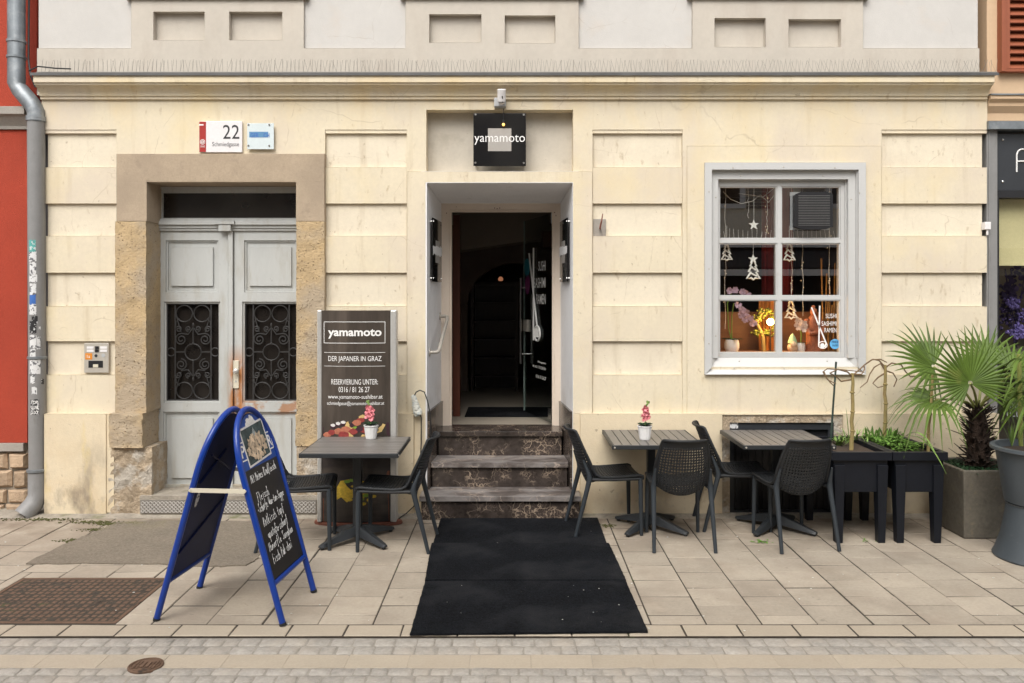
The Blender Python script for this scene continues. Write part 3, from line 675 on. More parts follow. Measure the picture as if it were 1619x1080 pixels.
b = MB(); b.box(rx0, rx1, YD + .075, ry1, 2.86, 2.9); b.prism([(-1.0, 2.55, 2.35), (1.2, 1.9, 2.62), (1.2, 1.9, 2.86), (-1.0, 2.55, 2.86)], (0, .5, 0)); part('room_ceiling', b, 'room_ceiling', house)
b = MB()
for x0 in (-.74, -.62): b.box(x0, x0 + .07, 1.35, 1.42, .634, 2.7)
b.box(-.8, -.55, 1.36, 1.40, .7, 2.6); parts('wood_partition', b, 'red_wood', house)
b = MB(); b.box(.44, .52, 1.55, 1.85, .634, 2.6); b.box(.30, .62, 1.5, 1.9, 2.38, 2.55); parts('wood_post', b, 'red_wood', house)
b = MB(); o = G(0, 900); b.prism([(-.50, 1.3, .6345), (.42, 1.3, .6345), (.42, 2.0, .6345), (-.50, 2.0, .6345)], (0, 0, .008)); solo('door_mat', b, 'mat_pile', 'black door mat lying on the tiles just inside the entrance', 'mat', (-.04, 1.65, .635))
sh = thing('wine_shelf', 'tall dark shelf of bottles under the arch inside the restaurant', 'shelf', (-.25, 3.75, .634))
b = MB(); b.box(-.56, -.52, 3.62, 3.95, .634, 2.05); b.box(.02, .06, 3.62, 3.95, .634, 2.05); b.box(-.56, .06, 3.95, 3.97, .634, 2.05); part('case', b, 'dark_wood', sh)
for k in range(6): b = MB(); b.box(-.52, .02, 3.63, 3.94, .80 + .24 * k, .82 + .24 * k); part('shelf_board', b, 'warm_wood' if False else 'dark_wood', sh)
b = MB(); b.lathe([(.0, 0), (.028, .005), (.034, .03), (.018, .055), (0, .06)], (-.17, 3.7, 2.06), 14); solo('copper_lantern', b, M('copper', (.45, .13, .05), .35, .6, emit=((1, .4, .2), .18)), 'small glowing copper lantern on top of the shelf under the arch', 'lantern', (-.17, 3.7, 2.06))

# ---------------------------------------------------------------- old double door with stone surround
yS, yR = -.038, .245
def X_(p, Y=yS): return X(p, Y)
b = MB(); b.box(X_(184), X_(513), yS, .42, Z(288, yS), Z(243, yS)); b.box(X_(184), X_(232), yS, .42, Z(350, yS), Z(288, yS) - .0005); b.box(X_(468), X_(513), yS, .42, Z(350, yS), Z(288, yS) - .0005)
sur = part('stone_surround', b, 'door_stone', house)
def rough(mb, x0, x1, y0, y1, z0, z1, amp, nx=None, nz=None):
    """block with an uneven front and right/left cheek"""
    nx = nx or max(2, int((x1 - x0) / .035)); nz = nz or max(2, int((z1 - z0) / .035))
    pts = {}
    for i in range(nx + 1):
        for k in range(nz + 1):
            e = 0 if i in (0, nx) or k in (0, nz) else 1
            pts[i, k] = Vector((x0 + (x1 - x0) * i / nx + (0 if e else random.uniform(-.3, .3) * amp), y0 + random.uniform(-amp, amp) * (.6 + .4 * e), z0 + (z1 - z0) * k / nz))
    vs = [pts[i, k] for i in range(nx + 1) for k in range(nz + 1)]; ix = lambda i, k: i * (nz + 1) + k
    mb.add(vs, [(ix(i, k), ix(i + 1, k), ix(i + 1, k + 1), ix(i, k + 1)) for i in range(nx) for k in range(nz)])
    for k in range(nz):
        for i, f in ((0, 0), (nx, 1)):
            a, c = pts[i, k], pts[i, k + 1]; mb.quad(a, c, (c.x, y1, c.z), (a.x, y1, a.z))
    for i in range(nx):
        for k in (0, nz):
            a, c = pts[i, k], pts[i + 1, k]; mb.quad(a, c, (c.x, y1, c.z), (a.x, y1, a.z))
b = MB()
rough(b, X_(182), X_(231), yS, .42, Z(653, yS), Z(350, yS) - .001, .006); rough(b, X_(468.5), X_(513), yS, .42, Z(655, yS), Z(350, yS) - .001, .006)
rough(b, X_(175), X_(228), yS - .035, .42, Z(707, yS), Z(653, yS) - .001, .014); rough(b, X_(468), X_(514), yS - .012, .42, Z(705, yS), Z(655, yS) - .001, .012)
parts('sandstone_jamb', b, 'sandstone', sur, smooth=True, ang=60)
b = MB(); rough(b, X_(172), X_(240), yS - .0, .42, -.02, Z(707, yS) - .001, .016); rough(b, X_(469), X_(516), yS, .42, -.02, Z(705, yS) - .001, .014)
parts('crumbled_base', b, 'crumbled_stone', sur, smooth=True, ang=60)
b = MB(); b.box(X_(224), X_(516), -.075, .40, -.02, Z(783.5, -.06)); part('threshold', b, 'cement_strip', sur)
b = MB(); zt, zb2 = Z(791, -.09), Z(812, -.09); b.box(X(222, -.085), X(500, -.085), -.085, -.0755, zb2, zt)
tx0, tx1 = X(222, -.085), X(500, -.085); k = 0; px_ = tx0 + .012
while px_ < tx1 - .01:
    r_ = 0; zz = zb2 + .012
    while zz < zt - .008:
        s_ = 1 if (k + r_) % 2 else -1
        b.tube([(px_ - .007, -.0865, zz - .006 * s_), (px_ + .007, -.0865, zz + .006 * s_)], .0032, 4, mi=1); zz += .0165; r_ += 1
    px_ += .0165; k += 1
part('tread_plate', b, ['plate_steel', 'tread_lug'], sur)
yd = .25
def xo(p): return X(p, yd)
def zo(p): return Z(p, yd)
b = MB(); zb0 = Z(783, yd)
rs = []
def prect(x0, x1, y0, y1, Yv, mi=0): return (xo(x0), xo(x1), zo(y1), zo(y0), Yv, mi)
for (ox, flip) in ((0, 0),):
    pass
LE = [(262, 345), (386, 469)]
for (a, c) in LE:
    rs += [prect(a, c, 380, 462, yd + .014), prect(a + 3, c - 3, 383, 459, yd + .026), prect(a + 8, c - 9, 391, 452, yd + .008),
           prect(a - 3, c + 3, 477, 637, yd + .014), prect(a, c, 480, 634, None),
           prect(a - 4, c + 2, 651, 768, yd + .014), prect(a - 1, c - 1, 654, 766, yd + .026), prect(a + 9, c - 9, 662, 756, yd + .008)]
rs += [prect(360.5, 362, 366, 783, yd + .03), prect(369, 370.5, 366, 783, yd + .03), prect(362, 369, 366, 783, yd - .022)]
b.hf(xo(242), xo(490), zb0, zo(365), rs, yd, 0, yd + .05)
od = part('double_door', b, 'door_paint', house)
b = MB(); b.box(xo(247), xo(490), yd - .016, yd - .0005, zb0, zo(765)); b.box(xo(247), xo(486), yd - .022, yd + .1, zb0 - .03, zb0 - .001); part('weather_board', b, 'worn_wood', od, bevel=.004)
b = MB()
for a, c in LE: b.box(xo(a - 1), xo(c + 1), yd + .06, yd + .07, zo(636), zo(478))
part('door_glazing', b, 'dark_glazing', od)
def scroll(mb, cx, cz, r, turns, a0, dirn, Yg, lead=None):
    pts = []; n = int(14 * turns)
    for i in range(n + 1):
        t = i / n; a = R(a0) + dirn * t * turns * 2 * math.pi; q = r * (.22 + .78 * (1 - t)); pts.append((cx + q * math.cos(a), Yg, cz + q * math.sin(a)))
    if lead: pts = [Vector(p) for p in lead] + pts
    mb.tube(pts, .0058, 6)
for (a, c) in LE:
    b = MB(); Yg = yd + .028; u = (xo(c) - xo(a)) / 83.0; cx = (xo(a) + xo(c)) / 2; zc = zo(557); L = zo(480) - zo(634)
    q = lambda dx, dz: (cx + dx * u, Yg, zc + dz * u)
    for dx in (-41, -28.5, 28.5, 41): b.tube([q(dx, -77), q(dx, 77)], .0062, 6)
    b.tube([q(-41, 76), q(41, 76)], .006, 6); b.tube([q(-41, -76), q(41, -76)], .006, 6)
    ring = lambda dx, dz, r: b.tube([q(dx + r * math.cos(i * math.pi / 10), dz + r * math.sin(i * math.pi / 10)) for i in range(20)], .0055, 6, closed=True)
    ring(0, 0, 13); ring(-35, 0, 6.5); ring(35, 0, 6.5)
    b.tube([q(-28, 0), q(-13, 0)], .005, 6); b.tube([q(13, 0), q(28, 0)], .005, 6)
    for s in (-1, 1):
        for t in (-1, 1):
            ring(s * 14, t * 61, 13)
            b.tube([q(s * (14 + 13 * math.cos(R(-10 - 8 * i))), t * (61 + 13 * math.sin(R(-10 - 8 * i)) - .35 * i * i)) for i in range(8)], .005, 6)
            scroll(b, cx + s * 19 * u, zc + t * 20 * u, 9.5 * u, 1.7, 90 if s * t > 0 else 90, -s * t, Yg, lead=[q(s * 2, t * 33), q(s * 6, t * 27)] if False else None)
            scroll(b, cx + s * 23 * u, zc + t * 36 * u, 5.5 * u, 1.4, 0 if s > 0 else 180, s * t, Yg)
            scroll(b, cx + s * 7.5 * u, zc + t * 37 * u, 4.5 * u, 1.3, 270, s, Yg)
            b.tube([q(s * 19, t * 29.5), q(s * 8, t * 28), q(s * 1, t * 38)], .005, 6)
            b.tube([q(s * 28, t * 36), q(s * 27, t * 48), q(s * 22, t * 53)], .005, 6)
    for t in (-1, 1):
        b.tube([q(0, t * 13), q(0, t * 45)], [.006, .004], 6); b.blob(q(0, t * 43), .012, (.7, .7, 1.7), 0, 8, 5); b.blob(q(0, t * 14), .010, (1, 1, .8), 0, 8, 5)
    part('iron_grille', b, 'wrought_iron', od, smooth=True, ang=60)
b = MB(); b.box(X(367, yd), X(378, yd), yd - .012, yd - .0008, Z(614, yd), Z(570, yd)); pls = part('lock_plate', b, 'ivory_plastic', od, bevel=.003)
b = MB(); c = P(372.5, 587, yd - .05); b.tube([c + Vector((0, .04, 0)), c], .010, 10); b.blob(c, .026, (1, .6, 1), 0, 14, 9); b.tube([P(373, 603, yd - .014), P(373, 603, yd - .005)], .009, 10); part('door_knob', b, 'aluminium', pls, smooth=True)
# transom light above
b = MB()
b.hf(xo(245), xo(490), zo(348), zo(295.5), [prect(250, 484, 299, 346, yd + .005), prect(256.5, 480, 305, 344.5, None)], yd - .008, 0, yd + .05)
for i, (p0, p1, o) in enumerate(((346.5, 350.5, .030), (350.5, 356, .048), (356, 361, .030), (361, 365, .018))): b.box(xo(245), xo(486), yd - o, yd + .02, zo(p1) + .0006 * 0, zo(p0))
b.box(xo(343), xo(374), yd - .066, yd - .001, zo(355.5), zo(350.5)); b.box(xo(349), xo(368), yd - .058, yd - .001, zo(366), zo(356))
tr = part('transom', b, 'worn_wood' if False else 'door_paint', house)
b = MB(); b.box(xo(255), xo(482), yd + .03, yd + .04, zo(346), zo(304)); part('transom_glass', b, 'dark_glazing', tr)

# ---------------------------------------------------------------- shop window
yw = .075
b = MB()
wr = [rect_px(1124, 1355, 269, 566, -.008), rect_px(1125.5, 1353.5, 271, 566, .012), rect_px(1136, 1342, 283, 566, .050), rect_px(1138, 1340, 285.5, 566, .064)]
for (a, c) in ((1142, 1230.5), (1241, 1331.5)):
    for (d, e) in ((294.7, 375), (385.3, 466.5), (476, 557.5)): wr += [rect_px(a - 2.2, c + 2.2, d - 2, e + 2, .072), rect_px(a, c, d, e, None)]
b.hf(X(1113), X(1366.5), Z(566) , Z(258), wr, -.034, 0, .12)
wf = part('window', b, 'window_paint', house)
b = MB()
ins = [P(1138, 566, .062), P(1340, 566, .062)]; mid = [P(1120, 584, -.03), P(1360, 584, -.03)]; out = [P(1113, 591.5, -.036), P(1366.5, 591.5, -.036)]
ins[0].x, ins[1].x = X(1136.5), X(1342); out[0].x, out[1].x = X(1113), X(1366.5)
zi = Z(566); zo2 = Z(591.5)
b.add([(X(1113), -.034, zi), (X(1136.5), -.034, zi)], [])
A_ = [(X(1136), .047, zi), (X(1342), .047, zi), (X(1355), .008, Z(581)), (X(1124), .008, Z(581))]
B_ = [(X(1124), .008, Z(581)), (X(1355), .008, Z(581)), (X(1366.5), -.038, zo2), (X(1113), -.038, zo2)]
b.prism(A_, (0, 0, -.03)); b.prism(B_, (0, .05, -.0))
b.prism([(X(1113), -.034, zi), (X(1124), -.034, zi), (X(1124), -.034, Z(580)), (X(1113), -.036, zo2)], (0, .10, 0)); b.prism([(X(1355), -.034, zi), (X(1366.5), -.034, zi), (X(1366.5), -.036, zo2), (X(1355), -.034, Z(580))], (0, .10, 0))
b.prism([(X(1124), .0, zi), (X(1137), .05, zi), (X(1137), .05, zi - .02), (X(1124), .0, Z(581))], (0, .05, 0)); b.prism([(X(1342), .05, zi), (X(1355), 0, zi), (X(1355), 0, Z(581)), (X(1342), .05, zi - .02)], (0, .05, 0))
part('window_sill', b, 'window_paint', wf)
b = MB()
for px, py, Y in ((1159, 265, -.036), (1239, 264, -.036), (1320, 265, -.036), (1171, 278, .010), (1301, 278, .010), (1121, 303, -.036), (1359, 305, -.036), (1132, 312, .010), (1346, 315, .010), (1121, 425, -.036), (1359, 425, -.036), (1132, 531, .010), (1346, 531, .010), (1121, 543, -.036), (1359, 543, -.036), (1169, 571, .03), (1308, 571, .03), (1161, 582, -.02), (1240, 583, -.02)):
    b.blob(P(px, py, Y), .0065, (1, .5, 1), 0, 8, 4)
parts('screw', b, 'brushed_steel', wf)
for (a, c) in ((1142, 1230.5), (1241, 1331.5)):
    for (d, e) in ((294.7, 375), (385.3, 466.5), (476, 557.5)):
        b = MB(); p0 = P(a - 1, e + 1, 0); p1 = P(c + 1, d - 1, 0); b.box(p0.x, p1.x, yw + .003, yw + .007, p0.z, p1.z); part('pane', b, 'window_glass', wf)
# room behind the window
b = MB(); wx0, wx1, wy1 = X(1124) - .25, X(1345) + .35, 2.4; zl = Z(561)
b.box(wx0, wx1, wy1, wy1 + .05, .6, 3.2); b.box(wx0 - .05, wx0, .125, wy1, .6, 3.2); b.box(wx1, wx1 + .05, .125, wy1, .6, 3.2); b.box(wx0, wx1, .125, wy1, 3.0, 3.05); b.box(wx0, wx1, .125, wy1, .6, .65)
part('window_room', b, 'dark_wood', house)
b = MB(); b.box(X(1124), X(1356), .122, .62, zl - .05, zl); part('inner_ledge', b, 'warm_wood', house)
b = MB(); b.box(wx0, wx1, .80, .84, .65, Z(493, .82)); part('bench_back', b, 'warm_wood', house)

# ---------------------------------------------------------------- cellar window
b = MB(); cy = -.0
b.hf(X(1140), X(1330), -.02, Z(655), [rect_px(1152.5, 1317, 667.5, 830, None)], -.028, 0, .3)
cw = part('cellar_window', b, 'crumbled_stone', house)
b = MB(); b.hf(X(1152.5), X(1317), -.0, Z(667.5), [rect_px(1160, 1309, 679, 806, None)], -.01, 0, .06); part('metal_frame', b, 'anthracite_panel', cw)
b = MB(); b.box(X(1158), X(1311), .02, .04, 0, Z(677))
for k in range(14): xk = X(1163 + 10.8 * k); b.box(xk, xk + .03, .008, .0195, 0, Z(690))
part('cellar_shutter', b, 'black_frame', cw)
b = MB(); p = P(1153, 677.5, -.013); q = P(1167, 667.5, -.013); b.box(p.x, q.x, -.0125, -.0105, p.z, q.z); part('sticker', b, 'sticker_white', cw)

# ---------------------------------------------------------------- red house on the left
red = thing('red_house', 'red rendered house with grey moulding and rubble base at the left edge', 'house', (-4.9, 0, 0))
yr = .10
b = MB(); b.hf(X(-420, yr), X(43, yr), Z(700, yr), Z(205, yr) - .001, [], yr, 0, .5); b.hf(X(-420, yr), X(58, yr + .08), Z(168, yr), 6.5, [], yr + .08, 0, .5); b.box(X(46, .2), X(70, .2), .30, .5, -.02, 6.5, 1)
part('wall', b, ['red_plaster', 'lead_flashing'], red)
b = MB(); pr = [(yr - .10, Z(168, 0)), (yr - .10, Z(180, 0)), (yr - .07, Z(183, 0)), (yr - .02, Z(200, yr)), (yr - .02, Z(205, yr)), (yr + .2, Z(205, yr)), (yr + .2, Z(165, 0))]
n = len(pr); xa, xb = X(-420), X(38); b.add([(xa, y, z) for y, z in pr] + [(xb, y, z) for y, z in pr], [tuple(range(n - 1, -1, -1)), tuple(range(n, 2 * n))] + [(i, (i + 1) % n, n + (i + 1) % n, n + i) for i in range(n)])
part('moulding', b, 'grey_stone', red)
b = MB(); b.box(X(-420, yr), X(39, yr), yr - .02, yr + .3, Z(713, yr), Z(700.5, yr)); part('stone_band', b, 'grey_stone', red)
b = MB(); b.box(X(-420, yr), X(43, yr), yr + .03, yr + .3, -.03, Z(713.5, yr), 1)
zr0 = Z(713.5, yr) - .012; hs_ = [.15, .17, .13, .12]; z = zr0
for hh in hs_:
    x = X(43, yr)
    while x > X(-60, yr):
        wd = random.uniform(.13, .26); j = .012
        pts = [(x - wd + random.uniform(.006, j * 2), z - hh + random.uniform(.006, j * 2)), (x - wd * .5, z - hh + random.uniform(.004, j)), (x - random.uniform(.004, j), z - hh + random.uniform(.005, j * 2)), (x - random.uniform(.004, j), z - random.uniform(.005, j)), (x - wd * .45, z - random.uniform(.003, j)), (x - wd + random.uniform(.006, j), z - random.uniform(.005, j * 2))]
        cxx = sum(p[0] for p in pts) / 6; czz = sum(p[1] for p in pts) / 6; yo = yr + random.uniform(-.02, .01)
        vs_ = [(p[0], yr + .05, p[1]) for p in pts] + [(p[0], yr + .02, p[1]) for p in pts] + [(cxx + (p[0] - cxx) * .75, yo, czz + (p[1] - czz) * .75) for p in pts]
        b.add(vs_, [(12, 13, 14, 15, 16, 17)] + [(i, (i + 1) % 6, 6 + (i + 1) % 6, 6 + i) for i in range(6)] + [(6 + i, 6 + (i + 1) % 6, 12 + (i + 1) % 6, 12 + i) for i in range(6)], 0)
        x -= wd
    z -= hh
part('rubble_base', b, ['rubble_stone', 'mortar'], red, smooth=True, ang=30)

# ---------------------------------------------------------------- ochre house with a shop on the right
och = thing('ochre_house', 'ochre house with a dark shop front and brown shutter at the right edge', 'house', (5.2, 0, 0))
yo = .06
b = MB(); b.hf(X(1560, yo), 8.0, Z(198, yo), 6.5, [(X(1583, yo), X(1760, yo), Z(113, yo), 6.4, yo + .12)], yo, 0, .5); part('wall', b, 'ochre_plaster', och)
b = MB(); pr = [(yo - .10, Z(152)), (yo - .10, Z(158)), (yo - .07, Z(163)), (yo - .07, Z(168)), (yo - .03, Z(178)), (yo - .03, Z(190)), (yo + .1, Z(190)), (yo + .1, Z(150))]
n = len(pr); xa, xb = X(1562), 8.0; b.add([(xa, y, z) for y, z in pr] + [(xb, y, z) for y, z in pr], [tuple(range(n - 1, -1, -1)), tuple(range(n, 2 * n))] + [(i, (i + 1) % n, n + (i + 1) % n, n + i) for i in range(n)])
part('cornice', b, 'ochre_plaster', och)
b = MB(); b.box(X(1560), 8.0, -.03, .2, Z(205), Z(192.5)); b.box(X(1562), 8.0, -.05, .2, Z(152) - .001, Z(150)); part('flashing', b, 'zinc', och)
b = MB(); b.box(X(1562), X(1579), .02, .2, 0, Z(205) - .001); b.box(X(1564.5), X(1566.5), .012, .0199, .3, Z(205) - .001); part('pilaster', b, 'pipe_paint', och)
b = MB(); b.box(X(1580), 8.0, .045, .2, Z(300), Z(210)); sg = part('fascia_panel', b, 'anthracite_panel', och)
b = MB()
for px, py in ((1585.5, 221), (1585.5, 287.5)): b.blob(P(px, py, .042), .012, (1, .6, 1), 0, 10, 5)
parts('bolt', b, 'chrome', sg)
b = MB(); Yl = .040
b.tube([P(1607.5, 272, Yl), P(1607.5, 246, Yl)] + [P(1615.5 - 8 * math.cos(R(a)), 246 - 10 * math.sin(R(a)), Yl) for a in (20, 45, 70, 90)] + [P(1634, 236, Yl)], .0065, 6); b.tube([P(1607.5, 255, Yl), P(1634, 255, Yl)], .0065, 6); b.tube([P(1634, 236, Yl), P(1634, 272, Yl)], .0065, 6)
part('fascia_letter', b, 'white_letter', sg)
b = MB(); b.hf(X(1573), 8.0, 0, Z(300.5), [rect_px(1583, 1900, 312, 702, None)], .03, 0, .2); part('shop_frame', b, 'black_frame', och)
b = MB(); b.box(X(1580), 8.0, .10, .108, Z(705), Z(310)); part('shop_pane', b, 'clear_glass', och)
b = MB(); b.quad((X(1579), 1.6, 0), (8, 1.6, 0), (8, 1.6, 3.2), (X(1579), 1.6, 3.2), 1); b.quad((X(1579), .2, 0), (X(1579), 1.6, 0), (X(1579), 1.6, 3.2), (X(1579), .2, 3.2), 1); b.quad((X(1579), .2, Z(560, .4)), (8, .2, Z(560, .4)), (8, 1.6, Z(560, .4)), (X(1579), 1.6, Z(560, .4)), 1)
part('shop_interior', b, ['pale_plaster', 'room_ceiling'], och)
b = MB(); b.box(X(1579), 8.0, .15, .16, Z(420, .15), Z(305, .15)); part('roller_blind', b, 'blind_cloth', och)
b = MB()
wall_text(b, 'DEEP IN', 1588, 1622, 637, 644, .098, offset=.006); wall_text(b, 'MODE', 1592, 1618, 651, 659, .098, offset=.006)
part('pane_lettering', b, 'plastic_grey', och)
shu = MB(); ys = .0
shu.box(X(1583), X(1589), -.01, yo + .02, Z(113), 4.6); shu.box(X(1589.5), X(1760), .0, yo + .02, Z(113), Z(109)); shu.box(X(1589.5), X(1597), .0, yo + .02, Z(109) + .001, 4.6)
zz = Z(108)
while zz < 4.55:
    shu.prism([(X(1597.3), .005, zz), (X(1745), .005, zz), (X(1745), .005 + .042, zz + .055), (X(1597.3), .047, zz + .055)], (0, .008, -.006)); zz += .066
shu.box(X(1597), X(1750), .06, .065, Z(109), 4.55)
sh_ = part('shutter', shu, 'shutter_paint', och)

# opposite side of the street (seen only as reflections in the panes)
opp = thing('opposite_house', 'house across the street with awning and pale window frames, mirrored in the shop window', 'house', (3, -10.6, 0))
b = MB(); yy = -10.6
b.box(-12, 12, yy - .5, yy, 2.9, 7.5); part('wall', b, 'opposite_plaster', opp)
b = MB(); b.box(-12, 12, yy - .5, yy - .05, 0, 2.895); b.prism([(-12, yy + .001, 2.88), (12, yy + .001, 2.88), (12, yy + .9, 2.45), (-12, yy + .9, 2.45)], (0, 0, -.05)); part('shop_front', b, 'awning_dark', opp)
b = MB(); b.box(-12, 12, yy + .86, yy + .92, 2.27, 2.40); b.box(-12, 12, yy + .001, yy + .14, 2.9, 3.05); part('awning_edge', b, 'opposite_white', opp)
for xk in (-7.6, -4.6, -1.6, 1.4, 4.4, 7.4):
    b = MB(); b.box(xk - .62, xk + .62, yy + .001, yy + .06, 3.75, 5.7); wfr = part('window', b, 'opposite_white', opp)
    b = MB(); b.box(xk - .5, xk - .04, yy + .0605, yy + .065, 3.85, 5.6); b.box(xk + .04, xk + .5, yy + .0605, yy + .065, 3.85, 5.6); part('pane', b, 'dark_glazing', wfr)
    b = MB()
    for s in (-1, 1):
        for k in range(26): b.box(xk + s * .66, xk + s * 1.16, yy + .002, yy + .035, 3.75 + .075 * k, 3.80 + .075 * k)
    part('shutter', b, 'grey_stone', wfr)
# ---------------------------------------------------------------- fixed things on the facade
b = MB(); xs0, xs1 = X(68), X(1566)
x = xs0
while x < xs1:
    for s in (-1, 1):
        b.tube([(x, -.09, zf + .03), (x + random.gauss(.010 * s if random.random() < .8 else .03 * s, .006), -.105 + .04 * (s < 0) + random.uniform(-.01, .01), zf + .03 + random.uniform(.095, .112))], .0011, 4, cap=False)
    x += random.uniform(.030, .040)
b.box(xs0, xs1, -.10, -.08, zf + .024, zf + .031)
solo('bird_spike_strip', b, 'spike_wire', 'long row of thin wire bird spikes standing on the cornice', 'bird spikes', (0, -.09, zf + .03))
# drain pipe
pt = P(26, 60, .0); pb = P(57, 400, -.02)
dp = thing('drainpipe', 'grey zinc drainpipe with elbow, covered in torn stickers, between red and cream walls', 'drainpipe', (pb.x, -.02, 0))
b = MB(); r_ = .070
z1_, z2_ = Z(133), Z(172)
b.tube([(pt.x, .0, 6.5), (pt.x, .0, z1_), (pt.x + .03, .0, z1_ - .05), (pb.x - .03, -.02, z2_ + .03), (pb.x, -.02, z2_ - .03), (pb.x, -.02, z2_ - .12)], r_, 20)
part('elbow', b, 'zinc', dp, smooth=True, ang=20)
b = MB(); b.tube([(pb.x, -.02, z2_ - .10), (pb.x + .014, -.02, .30)], .069, 20); part('pipe', b, 'pipe_paint', dp, smooth=True, ang=40)
b = MB(); b.tube([(pb.x + .014, -.02, .36), (pb.x + .014, -.02, .17), (pb.x, -.05, .10), (pb.x - .055, -.11, .012)], [.075, .075, .078, .082], 20); part('boot', b, 'pipe_paint', dp, smooth=True, ang=40)
for (xx, yy_, zz, rr) in ((pt.x, 0, Z(66), r_), (pt.x, 0, Z(91), r_), (pb.x, -.02, Z(187), .071), (pb.x, -.02, Z(191), .071), (pb.x + .012, -.02, .38, .076), (pb.x + .01, -.02, Z(565), .070)):
    b = MB(); b.lathe([(rr + .001, -.012), (rr + .007, -.010), (rr + .007, .010), (rr + .001, .012)], (xx, yy_, zz), 24); part('bracket', b, 'zinc', dp, smooth=True)
b = MB(); b.tube([P(46, -30, .05), P(45, 95, .0), P(48, 118, -.03), P(56, 138, -.02)], .008, 6); b.tube([P(46, 112, -.05), P(60, 105, -.12), P(88, 108, -.15), P(112, 109, -.15)], .006, 6)
solo('cable', b, 'cable_black', 'thin black cable hanging beside the drainpipe and over the cornice end', 'cable', P(46, 118, 0))
def curved(mb, z0, z1, a0, a1, xc, r, wav=.0):
    n = 8; zs = [z0, (z0 + z1) / 2, z1]; vs = []
    for k, z in enumerate(zs):
        for i in range(n + 1):
            a = R(27 + a0 + (a1 - a0) * i / n); vs.append((xc + r * math.sin(a), -.02 - r * math.cos(a), z + random.uniform(-wav, wav)))
    mb.add(vs, [(k * (n + 1) + i, k * (n + 1) + i + 1, (k + 1) * (n + 1) + i + 1, (k + 1) * (n + 1) + i) for k in range(2) for i in range(n)])
for (y0, y1, a0, a1, m) in ((380, 398, -50, -2, 'sticker_teal'), (398, 413, -48, 2, 'sticker_white'), (415, 433, -44, 0, 'sticker_white'), (434, 446, -48, 6, 'sticker_white'), (449, 467, -44, 0, 'sticker_white'), (466, 481, -46, -4, 'sticker_blue'),
                            (481, 497, -48, 0, 'sticker_white'), (500, 511, -30, 8, 'sticker_black'), (508, 527, -46, 0, 'sticker_black'), (516, 521, 14, 26, 'sticker_white'), (530, 550, -46, 0, 'sticker_white'), (533, 552, 2, 24, 'sticker_white'), (552, 568, -44, -6, 'sticker_white'),
                            (569, 592, -48, 24, 'sticker_white'), (593, 606, -42, -10, 'sticker_white'), (600, 608, 28, 50, 'sticker_black'), (612, 623, -32, 2, 'sticker_white'), (632, 656, -42, 14, 'sticker_black')):
    b = MB(); zz = Z((y0 + y1) / 2); curved(b, Z(y1, -.09), Z(y0, -.09), a0, a1, pb.x + .014 * (z2_ - zz) / z2_, .0705, .006); part('sticker', b, m, dp, smooth=True)
for k, body in enumerate(('TOPS', 'GUNS', 'GLOCK')):
    b = MB(); wall_text(b, body, 49, 61, 633.5 + 8 * k, 639 + 8 * k, -.092, offset=.02); part('sticker_lettering', b, 'white_letter', dp)
# house number
pn = thing('house_number_sign', 'white enamel house number plate 22 with red side strip above the old door', 'sign', P(349, 241, -.01))
b = MB(); p, q = P(315, 241, -.02), P(383, 192, -.02); b.box(p.x, q.x, -.024, .0, p.z, q.z); part('plate', b, 'white_enamel', pn, bevel=.003)
b = MB(); p, q = P(315.5, 240.5, -.02), P(326, 192.5, -.02); b.box(p.x, q.x, -.0262, -.0235, p.z, q.z); part('red_strip', b, 'sign_red', pn)
b = MB(); wall_text(b, '22', 352.5, 378.5, 197.5, 219.5, -.0245); wall_text(b, 'Schmiedgasse', 335.5, 378, 224.5, 233.5, -.0245); part('lettering', b, 'sign_ink', pn)
b = MB(); c = P(320.3, 224.5, -.0265); pts = lambda r: [c + Vector((r * math.cos(i * math.pi / 10), 0, r * math.sin(i * math.pi / 10))) for i in range(20)]
b.tube(pts(.020), .003, 5, closed=True); b.tube(pts(.009), .004, 5, closed=True); wall_text(b, 'GRAZ', 316.5, 324, 230, 233, -.0265); p, q = P(316.8, 199.5, 0), P(323.6, 197.3, 0); b.box(p.x, q.x, -.0272, -.026, p.z, q.z); part('emblem', b, 'white_letter', pn)
# acrylic plate
an = thing('acrylic_plate', 'small square frosted acrylic plate with blue lettering right of the house number', 'sign', P(412, 236, -.02))
b = MB(); p, q = P(391, 236, -.03), P(433, 195, -.03); b.box(p.x, q.x, -.032, -.026, p.z, q.z); part('plate', b, 'frosted_acrylic', an, bevel=.001)
b = MB(); wall_text(b, 'GERLACH', 396, 426, 210.5, 217.5, -.0325, offset=.02); part('lettering', b, 'sticker_blue', an)
b = MB(); p, q = P(411, 218.5, 0), P(418, 209.5, 0); b.box(p.x, q.x, -.0336, -.0332, p.z, q.z); p, q = P(396, 218.5, 0), P(426, 209.5, 0); b.box(p.x, q.x, -.0323, -.0321, p.z, q.z); part('logo_band', b, 'logo_blue', an)
for px, py in ((394.8, 198.5), (427.5, 198.5), (394.8, 231.5), (427.5, 231.5)): b = MB(); c = P(px, py, 0); b.tube([(c.x, -.005, c.z), (c.x, -.037, c.z)], .008, 10); part('bolt', b, 'chrome', an)
